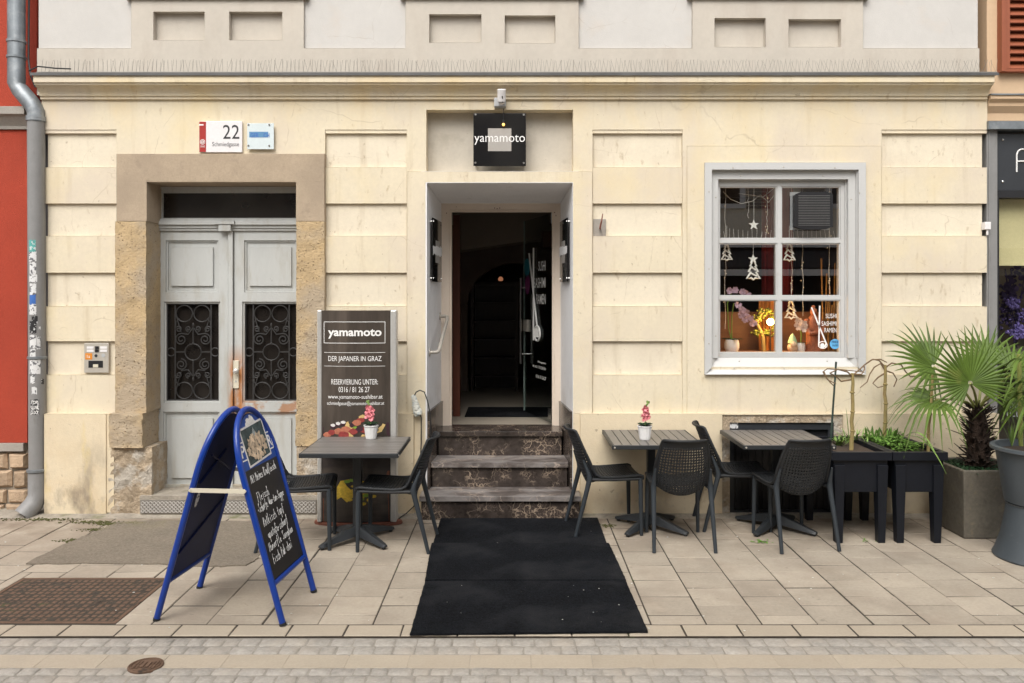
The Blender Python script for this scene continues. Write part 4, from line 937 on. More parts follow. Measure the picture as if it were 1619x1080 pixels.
# main sign
ms = thing('restaurant_sign', 'square glossy black sign with pale square reading yamamoto above the entrance', 'sign', P(790, 263, -.02))
b = MB(); p, q = P(748.5, 262.8, -.03), P(831.5, 179.3, -.03); b.box(p.x, q.x, -.034, -.024, p.z, q.z); part('plate', b, 'sign_black', ms, bevel=.001)
b = MB(); p, q = P(771.5, 239, -.036), P(808.5, 203, -.036); b.box(p.x, q.x, -.0362, -.0342, p.z, q.z); part('pale_square', b, 'sign_grey', ms)
b = MB(); wall_text(b, 'yamamoto', 750, 830, 213.3, 229, -.0364, offset=-.002); part('lettering', b, 'white_letter', ms)
for px, py in ((752.3, 182.6), (828, 183), (752, 258.5), (828, 259)): b = MB(); c = P(px, py, 0); b.tube([(c.x, .125, c.z), (c.x, -.041, c.z)], .009, 12); part('bolt', b, 'chrome', ms)
# spotlight above it
sp = thing('spotlight', 'small white cylindrical spotlight on a grey bracket over the black sign', 'lamp', P(790, 172, 0))
b = MB(); p, q = P(781.5, 171.5, 0), P(800, 157.5, 0); b.box(p.x, q.x, -.075, .0, p.z, q.z); part('mount', b, 'plastic_grey', sp, bevel=.006)
b = MB(); c0, c1 = P(793, 141, -.15), P(793, 160, -.115); b.tube([c0, c0.lerp(c1, .02), c1], [.032, .036, .036], 18); b.tube([c1, P(793, 164, -.10)], [.030, .022], 14); part('lamp_head', b, 'white_enamel', sp, smooth=True)
b = MB(); b.tube([P(794, 152, -.165), P(795, 160, -.14), P(794, 165, -.10)], .005, 6); part('flex', b, 'cable_black', sp)
b = MB(); b.blob(P(796, 197, -.055), .0125, (1, 1, 1), 0, 10, 7); b.tube([P(796, 190, -.05), P(796, 196, -.05)], .009, 8, mi=1); b.tube([P(796, 172, -.05), P(796, 191, -.048)], .003, 6, mi=1); part('bulb_reflection', b, [M('warm_reflection', (.8, .4, .1), .3, emit=((1, .5, .12), 1.4)), 'cable_black'], sp)  # glowing bead and flex added in place of the lamp's reflection in the sign
# black plates on the entrance reveals
for sd, nm in ((-1, 'left'), (1, 'right')):
    t = thing('reveal_sign', f'narrow black plate with a torn white strip on the {nm} side wall of the entrance', 'sign', (on_reveal(sd, .32), .32, 1.98), group='black plates on the entrance side walls')
    Y0, Y1 = .12, .58; za, zb_ = 2.0, 2.56
    def rp(Y, z, o): return Vector((on_reveal(sd, Y) - sd * o, Y, z))
    b = MB(); b.prism([rp(Y0, za, .02), rp(Y1, za, .02), rp(Y1, zb_, .02), rp(Y0, zb_, .02)], (-sd * .008, 0, 0)); part('plate', b, 'sign_black', t)
    b = MB(); b.prism([rp(.26, 2.17, .0285), rp(.46, 2.17, .0285), rp(.46, 2.37, .0285), rp(.26, 2.37, .0285)], (-sd * .0012, 0, 0)); part('pale_square', b, 'sign_grey', t)
    b = MB(); Ys = [Y0 + .0 + (Y1 - Y0) * i / 10 for i in range(11)]
    b.prism([rp(y, 2.24 + random.uniform(-.012, .012), .031) for y in Ys] + [rp(y, 2.32 + random.uniform(-.012, .012), .031) for y in reversed(Ys)], (-sd * .001, 0, 0)); part('torn_strip', b, 'white_pot', t)
    for y, z in ((Y0 + .03, za + .03), (Y1 - .03, za + .03), (Y0 + .03, zb_ - .03), (Y1 - .03, zb_ - .03)): b = MB(); b.tube([rp(y, z, 0), rp(y, z, .032)], .006, 8); part('bolt', b, 'chrome', t)
# handrail
hr = thing('handrail', 'bent stainless steel grab rail on the left side wall of the entrance', 'handrail', (on_reveal(-1, .4), .4, 1.4))
def hp(Y, z, o): return Vector((on_reveal(-1, Y) + o, Y, z))
zA, zB = Z(500, .64), Z(557, .12)
b = MB(); b.tube([hp(.64, zA, 0), hp(.64, zA, .05), hp(.625, zA - .004, .072), hp(.59, zA - .03, .078), hp(.17, zB + .03, .078), hp(.13, zB + .004, .072), hp(.11, zB, .05), hp(.11, zB, 0)], .0155, 12); part('rail', b, 'brushed_steel', hr, smooth=True, ang=60)
for y, z in ((.64, zA), (.11, zB)): b = MB(); b.tube([hp(y, z, 0), hp(y, z, .008)], .036, 16); part('flange', b, 'brushed_steel', hr)
# intercom
ic = thing('intercom_panel', 'brushed steel door intercom with orange sticker on the wall left of the old door', 'intercom', P(152, 589, 0))
b = MB(); p, q = P(132.5, 589.5, 0), P(171.5, 542.5, 0); b.box(p.x, q.x, .004, .034, p.z, q.z); part('plate', b, 'brushed_steel', ic, bevel=.003)
for k in range(2):
    for x0 in (137, 158):
        b = MB(); p, q = P(x0, 551.5 + 5 * k, 0), P(x0 + 11, 547.7 + 5 * k, 0); b.box(p.x, q.x, .0005, .0038, p.z, q.z); part('name_button', b, 'white_enamel', ic)
    b = MB(); p, q = P(150, 552 + 5 * k, 0), P(156, 547.5 + 5 * k, 0); b.box(p.x, q.x, .0008, .0038, p.z, q.z); part('button', b, 'black_frame', ic)
b = MB(); c = P(151.5, 562.5, 0); b.tube([(c.x, .0038, c.z), (c.x, .001, c.z)], .013, 14); part('camera_eye', b, 'anthracite_panel', ic)
b = MB(); c = P(163, 562, 0); b.tube([(c.x, .0038, c.z), (c.x, .002, c.z)], .016, 14); part('speaker', b, 'plastic_grey', ic)
b = MB(); p, q = P(134.5, 568.5, 0), P(145.5, 558.5, 0); b.box(p.x, q.x, .002, .0038, p.z, q.z); st_ = part('orange_sticker', b, 'sticker_orange', ic)
b = MB(); wall_text(b, '1a', 137.5, 142.5, 561, 566, .0018); part('sticker_number', b, 'white_letter', st_)
b = MB(); p, q = P(139.5, 581.5, 0), P(162.5, 570.5, 0); b.box(p.x, q.x, .0025, .0038, p.z, q.z); part('slot', b, 'black_frame', ic)
b = MB(); p, q = P(147, 581, 0), P(155, 576, 0); b.box(p.x, q.x, .0005, .0024, p.z, q.z); part('lock', b, 'ivory_plastic', ic)
# wall bracket with hook
wb = thing('wall_hook', 'weathered metal plate with a bent hook on the wall right of the entrance', 'hook', P(948, 372, 0))
b = MB(); p, q = P(938.5, 373, 0), P(958.5, 346, 0); b.box(p.x, q.x, .024, .0315, p.z, q.z); part('plate', b, 'grey_stone', wb)
b = MB(); b.tube([P(949, 362, .02), P(948.5, 361, -.04), P(951, 350, -.05), P(953, 338, -.03)], [.008, .008, .007, .004], 8); part('hook', b, 'base_wood', wb)
b = MB(); p, q = P(1556.5, 363, -.02), P(1566, 351, -.02); b.box(p.x, q.x, -.03, .03, p.z, q.z); b.tube([P(1561, 363, -.01), P(1561, 372, -.01)], .010, 8)
solo('motion_sensor', b, 'white_enamel', 'tiny white sensor box at the right end of the cream wall', 'sensor', P(1561, 363, 0), bevel=.004)
# cable with wrapped end on the step side
cl = thing('power_cable', 'black power cable with a taped white plug bundle left of the entrance steps', 'cable', P(670, 822, -.1))
b = MB(); b.tube([P(655, 626, -.06), P(658, 620, -.07), P(664, 617, -.08), P(671, 620, -.08), P(676, 634, -.07), P(680, 655, -.07), P(681, 690, -.07)], .0055, 6)
b.tube([P(663, 650, -.06), P(666, 660, -.055), P(666, 700, -.055), P(663, 760, -.06), P(655, 800, -.07), P(642, 812, -.10), P(633, 818, -.14), P(628, 823, -.2), P(634, 825, -.22)], .0055, 6)
part('lead', b, 'cable_black', cl, smooth=True)
b = MB()
for k in range(9): b.blob(P(654 + .7 * k, 628 + 3 * k, -.06), .022 + .002 * k, (1, .8, 1), .22, 8, 5)
part('taped_plug', b, 'tape_white', cl)

# ---------------------------------------------------------------- window display
Yd = .112
def hang(mb, px, y0, y1, Y=Yd): mb.tube([P(px, y0, Y), P(px, y1, Y)], .0016, 4, cap=False)
def star(mb, px, py, r, Y=Yd):
    c = P(px, py, Y); pts = [c + Vector((rr * math.cos(R(90 + 36 * i)), 0, rr * math.sin(R(90 + 36 * i)))) for i in range(10) for rr in [(r if i % 2 == 0 else r * .42)]]
    mb.prism(pts, (0, .014, 0))
b = MB(); star(b, 1192, 355.5, .045); hang(b, 1192, 295, 350); solo('star_ornament', b, 'ornament_white', 'white star ornament hanging in the upper left window pane', 'ornament', P(1192, 363, Yd))
def xtree(px, py, s, Y, label):
    b = MB(); c = P(px, py, Y); o = [(0, 1), (-.30, .45), (-.14, .48), (-.45, .0), (-.22, .02), (-.62, -.55), (-.2, -.48), (0, -.62), (.2, -.48), (.62, -.55), (.22, .02), (.45, 0), (.14, .48), (.30, .45)]
    k = s * .055; b.tube([c + Vector((x * k * 1.25, 0, z * k * 1.45)) for x, z in o], .0068 * s, 6, closed=True)
    b.tube([c + Vector((-.35 * k, 0, -.1 * k)), c + Vector((.4 * k, 0, -.5 * k))], .005 * s, 5); b.tube([c + Vector((-.25 * k, 0, .6 * k)), c + Vector((.3 * k, 0, .2 * k))], .005 * s, 5)
    star(b, px, py - 15 * s, .032 * s, Y); hang(b, px, py - 45, py - 20 * s, Y)
    solo('tree_ornament', b, 'ornament_white', label, 'ornament', c - Vector((0, 0, .08 * s)), group='white wire tree ornaments in the window')
xtree(1191, 430, 1.35, Yd, 'white wire tree ornament with star in the middle left pane')
xtree(1149, 402, 1.1, Yd + .02, 'white wire tree ornament cut off at the left edge of the middle left pane')
xtree(1248, 402, 1.2, Yd + .03, 'small wire tree ornament at the left of the middle right pane')
xtree(1251, 493, 1.25, Yd + .05, 'pale wire tree ornament in the lower right pane beside the bar')
fl = thing('string_lights', 'string of tiny fairy lights hanging in thin strands behind the window', 'string lights', P(1236, 296, .2))
b = MB()
b.tube([P(1143, 303, .2), P(1155, 315, .2), P(1172, 322, .2), P(1190, 318, .2), P(1202, 308, .2), P(1215, 320, .2), P(1228, 304, .2)], .0022, 5); b.tube([P(1168, 306, .2), P(1192, 309, .2), P(1206, 312, .2), P(1226, 296, .2)], .002, 5)
for px, y1 in ((1147, 520), (1213, 370), (1252, 465), (1269, 500), (1311, 465), (1183, 345)):
    b.tube([P(px + random.uniform(-1.2, 1.2), 296 + (y1 - 296) * i / 14, .2) for i in range(15)], .0016, 4, cap=False)
for k in range(26): b.tube([P(1146 + k * 7.2 + (8 if k > 12 else 0), 376, .18), P(1146 + k * 7.2 + (8 if k > 12 else 0) + random.uniform(-2, 2), 362 + random.uniform(-3, 5), .18)], .0013, 4, cap=False)
part('wire', b, 'ornament_white', fl)
b = MB()
for px, y1 in ((1147, 520), (1213, 370), (1252, 465), (1269, 500), (1311, 465)):
    for k in range(9): b.blob(P(px + random.uniform(-3, 3), random.uniform(300, y1), .195), .0034, (1, 1, 1.5), 0, 6, 4)
part('fairy_bulb', b, 'fairy_bulb', fl)
vf = thing('extractor_fan', 'square black louvred extractor fan set in the upper right window pane', 'fan', P(1286, 362, .03))
b = MB(); p, q = P(1257, 362, .02), P(1314.5, 304.5, .02)
b.prism([(p.x, .0, p.z + .02), (p.x + .06, .0, p.z), (q.x - .06, .0, p.z), (q.x, .0, p.z + .02), (q.x, .0, q.z - .02), (q.x - .05, .0, q.z), (p.x + .05, .0, q.z), (p.x, .0, q.z - .02)], (0, .09, 0)); part('housing', b, 'black_frame', vf, bevel=.005)
b = MB()
for k in range(19): zz = p.z + .03 + (q.z - p.z - .06) * k / 18; b.box(p.x + .022, q.x - .022, -.006, -.0004, zz - .0012, zz + .0012)
part('louvre', b, 'pipe_paint', vf)
b = MB(); b.box(p.x - .022, q.x + .004, .0835, .0885, p.z - .004, q.z + .012); part('backing', b, 'plastic_grey', vf)
# orchids, pots, bonsai, statue
def petals(mb, c, r, n=5):
    c = Vector(c)
    for i in range(n):
        a = 2 * math.pi * i / n + random.random(); d = Vector((math.cos(a), random.uniform(-.5, -.1), math.sin(a))); u = d.cross(Vector((0, 1, 0))).normalized()
        mb.add([c, c + d * r * .6 + u * r * .42, c + d * r, c + d * r * .6 - u * r * .42], [(0, 1, 2, 3)])
def bladeleaf(mb, a, d, L, wd, droop=.3, n=5, mi=0):
    a = Vector(a); d = Vector(d).normalized(); s = d.cross(Vector((0, 0, 1)))
    s = s.normalized() if s.length > 1e-3 else Vector((1, 0, 0))
    vs = []
    for i in range(n + 1):
        t = i / n; p = a + d * L * t - Vector((0, 0, droop * L * t * t)); q = wd * math.sin(math.pi * min(.97, .12 + .85 * t)) * .5
        vs += [p - s * q, p + Vector((0, 0, -q * .35)), p + s * q]
    fs = []
    for i in range(n):
        for k in range(2): fs.append((i * 3 + k, i * 3 + k + 1, i * 3 + 4 + k, i * 3 + 3 + k))
    mb.add(vs, fs, mi)
def orchid(label, px, pot_m, flowers, pr, ph, pet, fr, stem_pts, leafL, Y=.30):
    c = Vector((X(px, Y), Y, zl + .0005)); t = thing('potted_orchid', label, 'orchid', c)
    b = MB(); prof = [(pr * .78, 0), (pr, ph * .35), (pr * 1.0, ph * .7), (pr * .86, ph)]; b.lathe(prof + [(pr * .8, ph), (pr * .75, ph * .85)], c, 20); part('pot', b, pot_m, t, smooth=True)
    b = MB()
    for k in range(7): a = k * 2.4; bladeleaf(b, c + Vector((0, 0, ph * .9)), (math.cos(a), math.sin(a), .55), leafL, leafL * .35, .35)
    part('leaf', b, 'leaf_dark', t)
    b = MB()
    for s_ in stem_pts: b.tube([c + Vector((0, 0, ph * .9))] + [P(*q, Y) for q in s_], .004, 6)
    part('stem', b, 'leaf_green', t)
    b = MB()
    for q in flowers:
        for k in range(2): petals(b, P(q[0], q[1], Y) + Vector((random.uniform(-.01, .01), -.02, 0)), fr)
    part('flower', b, pet, t)
orchid('lilac orchid in a ribbed cream pot at the lower left of the window', 1157, 'white_pot', [(1165, 482), (1172, 490), (1180, 495), (1184, 503), (1176, 505), (1190, 511), (1170, 498), (1152, 460), (1160, 459), (1172, 462), (1181, 465)], .065, .115, 'petal_lilac', .035, [((1157, 500), (1160, 480), (1176, 486)), ((1152, 520), (1150, 480), (1158, 459))], .12)
orchid('white orchid in a small white pot beside the statue in the window', 1266, 'white_pot', [(1262, 508), (1268, 512), (1260, 516), (1270, 519)], .040, .085, 'petal_white', .038, [((1267, 530), (1264, 512)),], .07)
bz = thing('bonsai', 'small bonsai with yellow green foliage pads beside the lit lamp', 'bonsai', (X(1205, .42), .42, zl))
b = MB(); b.tube([P(1208, 558, .42), P(1206, 530, .42), P(1196, 510, .42), P(1208, 490, .42)], [.02, .018, .014, .008], 8); part('trunk', b, 'dry_stem', bz)
b = MB()
for px, py, r in ((1206, 495, .045), (1198, 503, .05), (1216, 492, .04), (1196, 528, .045), (1212, 526, .05), (1226, 520, .035), (1222, 502, .045)):
    for k in range(26): b.blob(P(px, py, .42) + Vector((random.gauss(0, r * .5), random.gauss(0, r * .4), random.gauss(0, r * .32))), random.uniform(.008, .014), (1, 1, .8), .2, 6, 4)
part('foliage', b, 'bonsai_leaf', bz)
b = MB()
for k in range(12): b.tube([P(1201 + 1.9 * k, 558, .55 + .015 * (k % 3)), P(1201 + 1.9 * k, 470, .55 + .015 * (k % 3))], .009, 6)
solo('bamboo_screen', b, 'curtain_amber', 'amber strip of upright bamboo rods behind the lit lamp', 'screen', (X(1212, .55), .55, zl))
lp = thing('table_lamp', 'small lit globe lamp glowing warm yellow in the lower left window pane', 'lamp', (X(1218, .34), .34, zl))
b = MB(); c = P(1218, 509, .34); b.tube([Vector((c.x, c.y, zl)), c - Vector((0, 0, .03))], .007, 8); b.lathe([(.04, 0), (.04, .008), (.008, .014)], (c.x, c.y, zl), 14); part('stand', b, 'dark_wood', lp)
b = MB(); b.blob(c, .032, (1, 1, 1), 0, 16, 10); part('globe', b, 'lamp_bulb', lp, smooth=True)
ll = bpy.data.lights.new('lamp_light', 'POINT'); ll.energy = 7.0; ll.color = (1, .55, .2); ll.shadow_soft_size = .035; lo = bpy.data.objects.new('lamp_light', ll); COL.objects.link(lo); lo.location = Vector((0, -.07, .0)) + c - Vector(lp.location); lo.parent = lp
gn_ = thing('gnome_figure', 'small garden gnome with pale green pointed hat on the window ledge', 'figurine', (X(1253, .26), .26, zl))
b = MB(); c = Vector((X(1253, .26), .26, zl)); b.blob(c + Vector((0, 0, .045)), .048, (1, .8, .95), 0, 12, 8); b.blob(c + Vector((0, -.03, .075)), .03, (1, .6, 1), .05, 10, 6); part('body', b, 'gnome_cream', gn_, smooth=True)
b = MB(); b.lathe([(.042, .085), (.036, .11), (.024, .14), (.010, .165), (.0, .175)], c, 14); part('hat', b, 'gnome_green', gn_, smooth=True)
su = thing('robed_statue', 'reddish brown robed figure statue behind the chopsticks sticker', 'statue', (X(1286, .33), .33, zl))
c = Vector((X(1286, .33), .33, zl)); b = MB(); b.lathe([(.085, 0), (.075, .03), (.062, .12), (.07, .2), (.066, .26), (.045, .31), (.022, .335)], c, 18, sy=.75)
for s in (-1, 1): b.tube([c + Vector((s * .055, 0, .29)), c + Vector((s * .085, -.02, .22)), c + Vector((s * .05, -.06, .17)), c + Vector((0, -.07, .18))], [.026, .026, .024, .018], 8)
for k in range(6): b.tube([c + Vector((-.06 + .024 * k, -.052, .0)), c + Vector((-.05 + .02 * k, -.056, .15))], .006, 5)
part('robe', b, 'statue_terracotta', su, smooth=True)
b = MB(); b.blob(c + Vector((0, -.005, .365)), .034, (.9, .95, 1.15), 0, 14, 9); b.blob(c + Vector((0, 0, .41)), .018, (1, 1, .8), 0, 8, 5); b.blob(c + Vector((0, -.037, .362)), .007, (1, 1, 1.2), 0, 6, 4); part('head', b, 'statue_terracotta', su, smooth=True)
b = MB()
for k in range(16):
    x0 = X(1302 + 2.6 * k, .5); b.tube([(x0, .5 + .02 * (k % 3), zl), (x0 + random.uniform(-.04, .04), .5, zl + random.uniform(.35, .9))], .0075, 6)
solo('dried_reeds', b, 'wicker_gold', 'golden dried reeds standing at the right side of the window', 'reeds', (X(1315, .5), .5, zl))
b = MB(); n = 22
for i in range(n):
    xa, xb = X(1204, 1.0) + .30 * i / n, X(1204, 1.0) + .30 * (i + 1) / n; ya_, yb2 = 1.0 + .03 * math.sin(i * 1.9), 1.0 + .03 * math.sin((i + 1) * 1.9)
    b.quad((xa, ya_, zl + .1), (xb, yb2, zl + .1), (xb, yb2, 2.95), (xa, ya_, 2.95))
solo('red_curtain', b, 'curtain_red', 'dark red curtain hanging deep behind the left window panes', 'curtain', (X(1204, 1.0) + .15, 1.0, zl))
# stickers on the glass
ws = thing('window_sticker', 'white chopsticks and bowl sticker with SUSHI SASHIMI RAMEN on the lower right pane', 'sticker', P(1304, 552, yw))
Yk = yw + .002
b = MB()
for body, x0, x1, y0, y1 in (('SUSHI', 1305.5, 1322.5, 496, 503.2), ('SASHIMI', 1299, 1322.5, 508, 515.2), ('RAMEN', 1303.5, 1322.5, 518.5, 525.5)): wall_text(b, body, x0, x1, y0, y1, Yk, offset=.0)
part('lettering', b, 'white_letter', ws)
b = MB()
def bar(mb, p, q, w0, Y, mi=0):
    a, c = P(*p, Y), P(*q, Y); d = (c - a).normalized(); s = Vector((-d.z, 0, d.x)) * w0; mb.prism([a - s, c - s, c + s, a + s], (0, -.0008, 0), mi)
bar(b, (1283, 486), (1307.5, 546), .0062, Yk); bar(b, (1296, 483.5), (1294.5, 548), .0062, Yk)
part('chopsticks', b, 'white_letter', ws)
b = MB(); c = P(1301, 545.5, Yk)
b.tube([c + Vector((.038 * math.cos(R(a)), -.001, .030 * math.sin(R(a)))) for a in range(0, 360, 20)], .0042, 5, closed=True)
b.blob(c + Vector((-.004, 0, -.006)), .020, (1, .06, 1.1), 0, 12, 6); b.tube([c + Vector((.03, -.001, .02)), c + Vector((.018, -.001, -.02))], .006, 5)
part('bowl', b, 'white_letter', ws)
wi = thing('wifi_sticker', 'round light blue FREE WIFI sticker in the corner of the lower right pane', 'sticker', P(1320, 552, yw))
b = MB(); disc(b, P(1320, 544, Yk), (1, 0, 0), (0, 0, 1), .044, (0, -.0008, 0), 28); part('disc', b, 'wifi_blue', wi)
b = MB(); wall_text(b, 'FREE', 1315, 1325.5, 538.8, 542.6, Yk - .001, offset=.02); wall_text(b, 'WIFI', 1315.5, 1325, 544.6, 548.2, Yk - .001, offset=.02); part('lettering', b, 'wifi_ink', wi)
# flowers and picture in the neighbouring shop window
fs_ = thing('flower_arrangement', 'purple flower arrangement with dark round leaves behind the right hand shop pane', 'flowers', P(1600, 560, .6))
b = MB()
for k in range(34): c = P(random.uniform(1586, 1632), random.uniform(418, 470), .62); disc(b, c, (1, random.uniform(-.4, .4), 0), (0, random.uniform(-.4, .4), 1), random.uniform(.016, .03), (0, .002, 0), 10)
for k in range(6): b.tube([P(1605, 560, .62), P(random.uniform(1595, 1615), 500, .62), P(random.uniform(1585, 1630), 425, .62)], .004, 5)
part('leaf', b, 'lilac_dark', fs_)
b = MB()
for px, py, r, n in ((1612, 525, .085, 140), (1600, 480, .06, 70), (1622, 500, .06, 70)):
    for k in range(n): b.blob(P(px, py, .55) + Vector((random.gauss(0, r * .5), random.gauss(0, r * .5), random.gauss(0, r * .4))), random.uniform(.008, .015), (1, 1, 1), .3, 5, 3)
part('blossom', b, 'lilac_flower', fs_)
b = MB()
for k in range(160): b.blob(P(1595, 486, .66) + Vector((random.gauss(0, .06), random.gauss(0, .03), random.gauss(0, .12))), random.uniform(.010, .02), (1, 1, 1), .3, 5, 3)
part('dark_blossom', b, 'lilac_dark', fs_)
# ---------------------------------------------------------------- mats, covers
mats_px = [((697, 821), (945, 821), (961, 866), (683, 867), 'uppermost of the three black mats, half under the chairs at the steps'),
           ((682, 863), (963, 863), (990, 922), (672, 922), 'middle black mat, its rear edge tucked under the mat at the steps'),
           ((672, 922), (989, 920), (1024.5, 1001.5), (648, 1005.5), 'front black mat reaching the kerb, longest and nearest the street')]
for k, (a, c, d_, e, lab) in enumerate(mats_px):
    q = [G(*e), G(*d_), G(*c), G(*a)]; z0 = (.002, .011, .003)[k]; th = .013
    b = MB(); N = 26
    edge = []
    for i in range(4):
        p, r = q[i], q[(i + 1) % 4]
        for j in range(N): edge.append(p.lerp(r, j / N) + Vector((random.uniform(-.0018, .0018), random.uniform(-.0018, .0018), 0)))
    m = len(edge); ctr = sum(q, Vector()) / 4
    top = [p + (ctr - p).normalized() * .008 for p in edge]
    zz = z0 + th
    b.add([p + Vector((0, 0, z0)) for p in edge] + [p + Vector((0, 0, zz - .003)) for p in edge] + [p + Vector((0, 0, zz)) for p in top],
          [tuple(range(2 * m, 3 * m))] + [(i, (i + 1) % m, m + (i + 1) % m, m + i) for i in range(m)] + [(m + i, m + (i + 1) % m, 2 * m + (i + 1) % m, 2 * m + i) for i in range(m)])
    solo('entrance_mat', b, 'mat_pile', lab, 'mat', ctr, group='black mats in front of the entrance steps')
# crumbs and petals on mats and paving
b = MB()
for k in range(30):
    c = G(random.uniform(675, 990), random.uniform(828, 995)); b.blob(c + Vector((0, 0, .019)), random.uniform(.0012, .0038), (1.4, 1, .5), .3, 5, 3)
for k in range(60):
    c = G(random.uniform(-40, 1700), random.uniform(835, 1000)); b.blob(c + Vector((0, 0, .002)), random.uniform(.002, .006), (1.4, 1, .4), .3, 5, 3)
solo('litter_crumbs', b, 'tape_white', 'tiny pale crumbs and petals scattered over mats and paving', 'crumbs', (0, -1.5, 0), kind='stuff')
# iron grating
x0, x1, y0, y1 = GR
gr = thing('drain_grating', 'large rusty iron grating set in the paving at the left edge', 'grating', ((x0 + x1) / 2, (y0 + y1) / 2, 0))
b = MB(); fw = .028; zt = -.001
b.box(x0 + .004, x1 - .004, y0 + .004, y0 + fw, -.03, zt); b.box(x0 + .004, x1 - .004, y1 - fw, y1 - .004, -.03, zt); b.box(x0 + .004, x0 + fw, y0 + fw, y1 - fw, -.03, zt); b.box(x1 - fw, x1 - .004, y0 + fw, y1 - fw, -.03, zt)
part('frame', b, 'rust_iron', gr, bevel=.002)
b = MB(); n = 20
for i in range(1, n): xx = x0 + fw + (x1 - x0 - 2 * fw) * i / n; b.box(xx - .018, xx + .018, y0 + fw + .003, y1 - fw - .003, -.03, -.0085)
for i in range(n): pass
gx = [x0 + fw + .004 + (x1 - x0 - 2 * fw - .008) * i / 21 for i in range(22)]; gy = [y0 + fw + .004 + (y1 - y0 - 2 * fw - .008) * i / 13 for i in range(14)]
for i in range(21):
    for j in range(13):
        slab(b, gx[i] + .0065, gx[i + 1] - .0065, gy[j] + .0075, gy[j + 1] - .0075, z=-.003 + random.uniform(-.001, .001), ch=.003, th=.02, jz=.001)
part('grid', b, 'rust_iron', gr)
b = MB(); b.quad((x0, y0, -.0088), (x1, y0, -.0088), (x1, y1, -.0088), (x0, y1, -.0088)); part('dark_pit', b, 'grate_dark', gr)
c = Vector((G(230.5, 1053).x, G(230.5, 1053).y, zr)); c = P(0, 0, 0) * 0 + Vector(((230.5 - VX) * (F * (H - zr) / (1053 - VY)) / F, F * (H - zr) / (1053 - VY) - D, zr))
rc = thing('valve_cover', 'small round rusty cast iron cover set among the setts', 'cover', c)
b = MB(); b.lathe([(.086, -.02), (.086, .006), (.080, .008), (.078, .004), (.072, .004), (.070, .009), (.068, .004), (0, .005)], c, 32); part('lid', b, 'rust_iron', rc, smooth=True, ang=30)
b = MB()
for k in range(7):
    for j in range(2):
        if k in (2, 3, 4) : continue
        b.box(c.x - .05 + .0165 * k - .005, c.x - .05 + .0165 * k + .005, c.y - .04 + .045 * j, c.y - .005 + .045 * j, c.z + .0052, c.z + .009)
b.box(c.x - .022, c.x - .004, c.y - .03, c.y + .03, c.z + .0055, c.z + .010); b.box(c.x + .006, c.x + .022, c.y - .03, c.y + .03, c.z + .0055, c.z + .010)
part('raised_marks', b, 'rust_iron', rc)

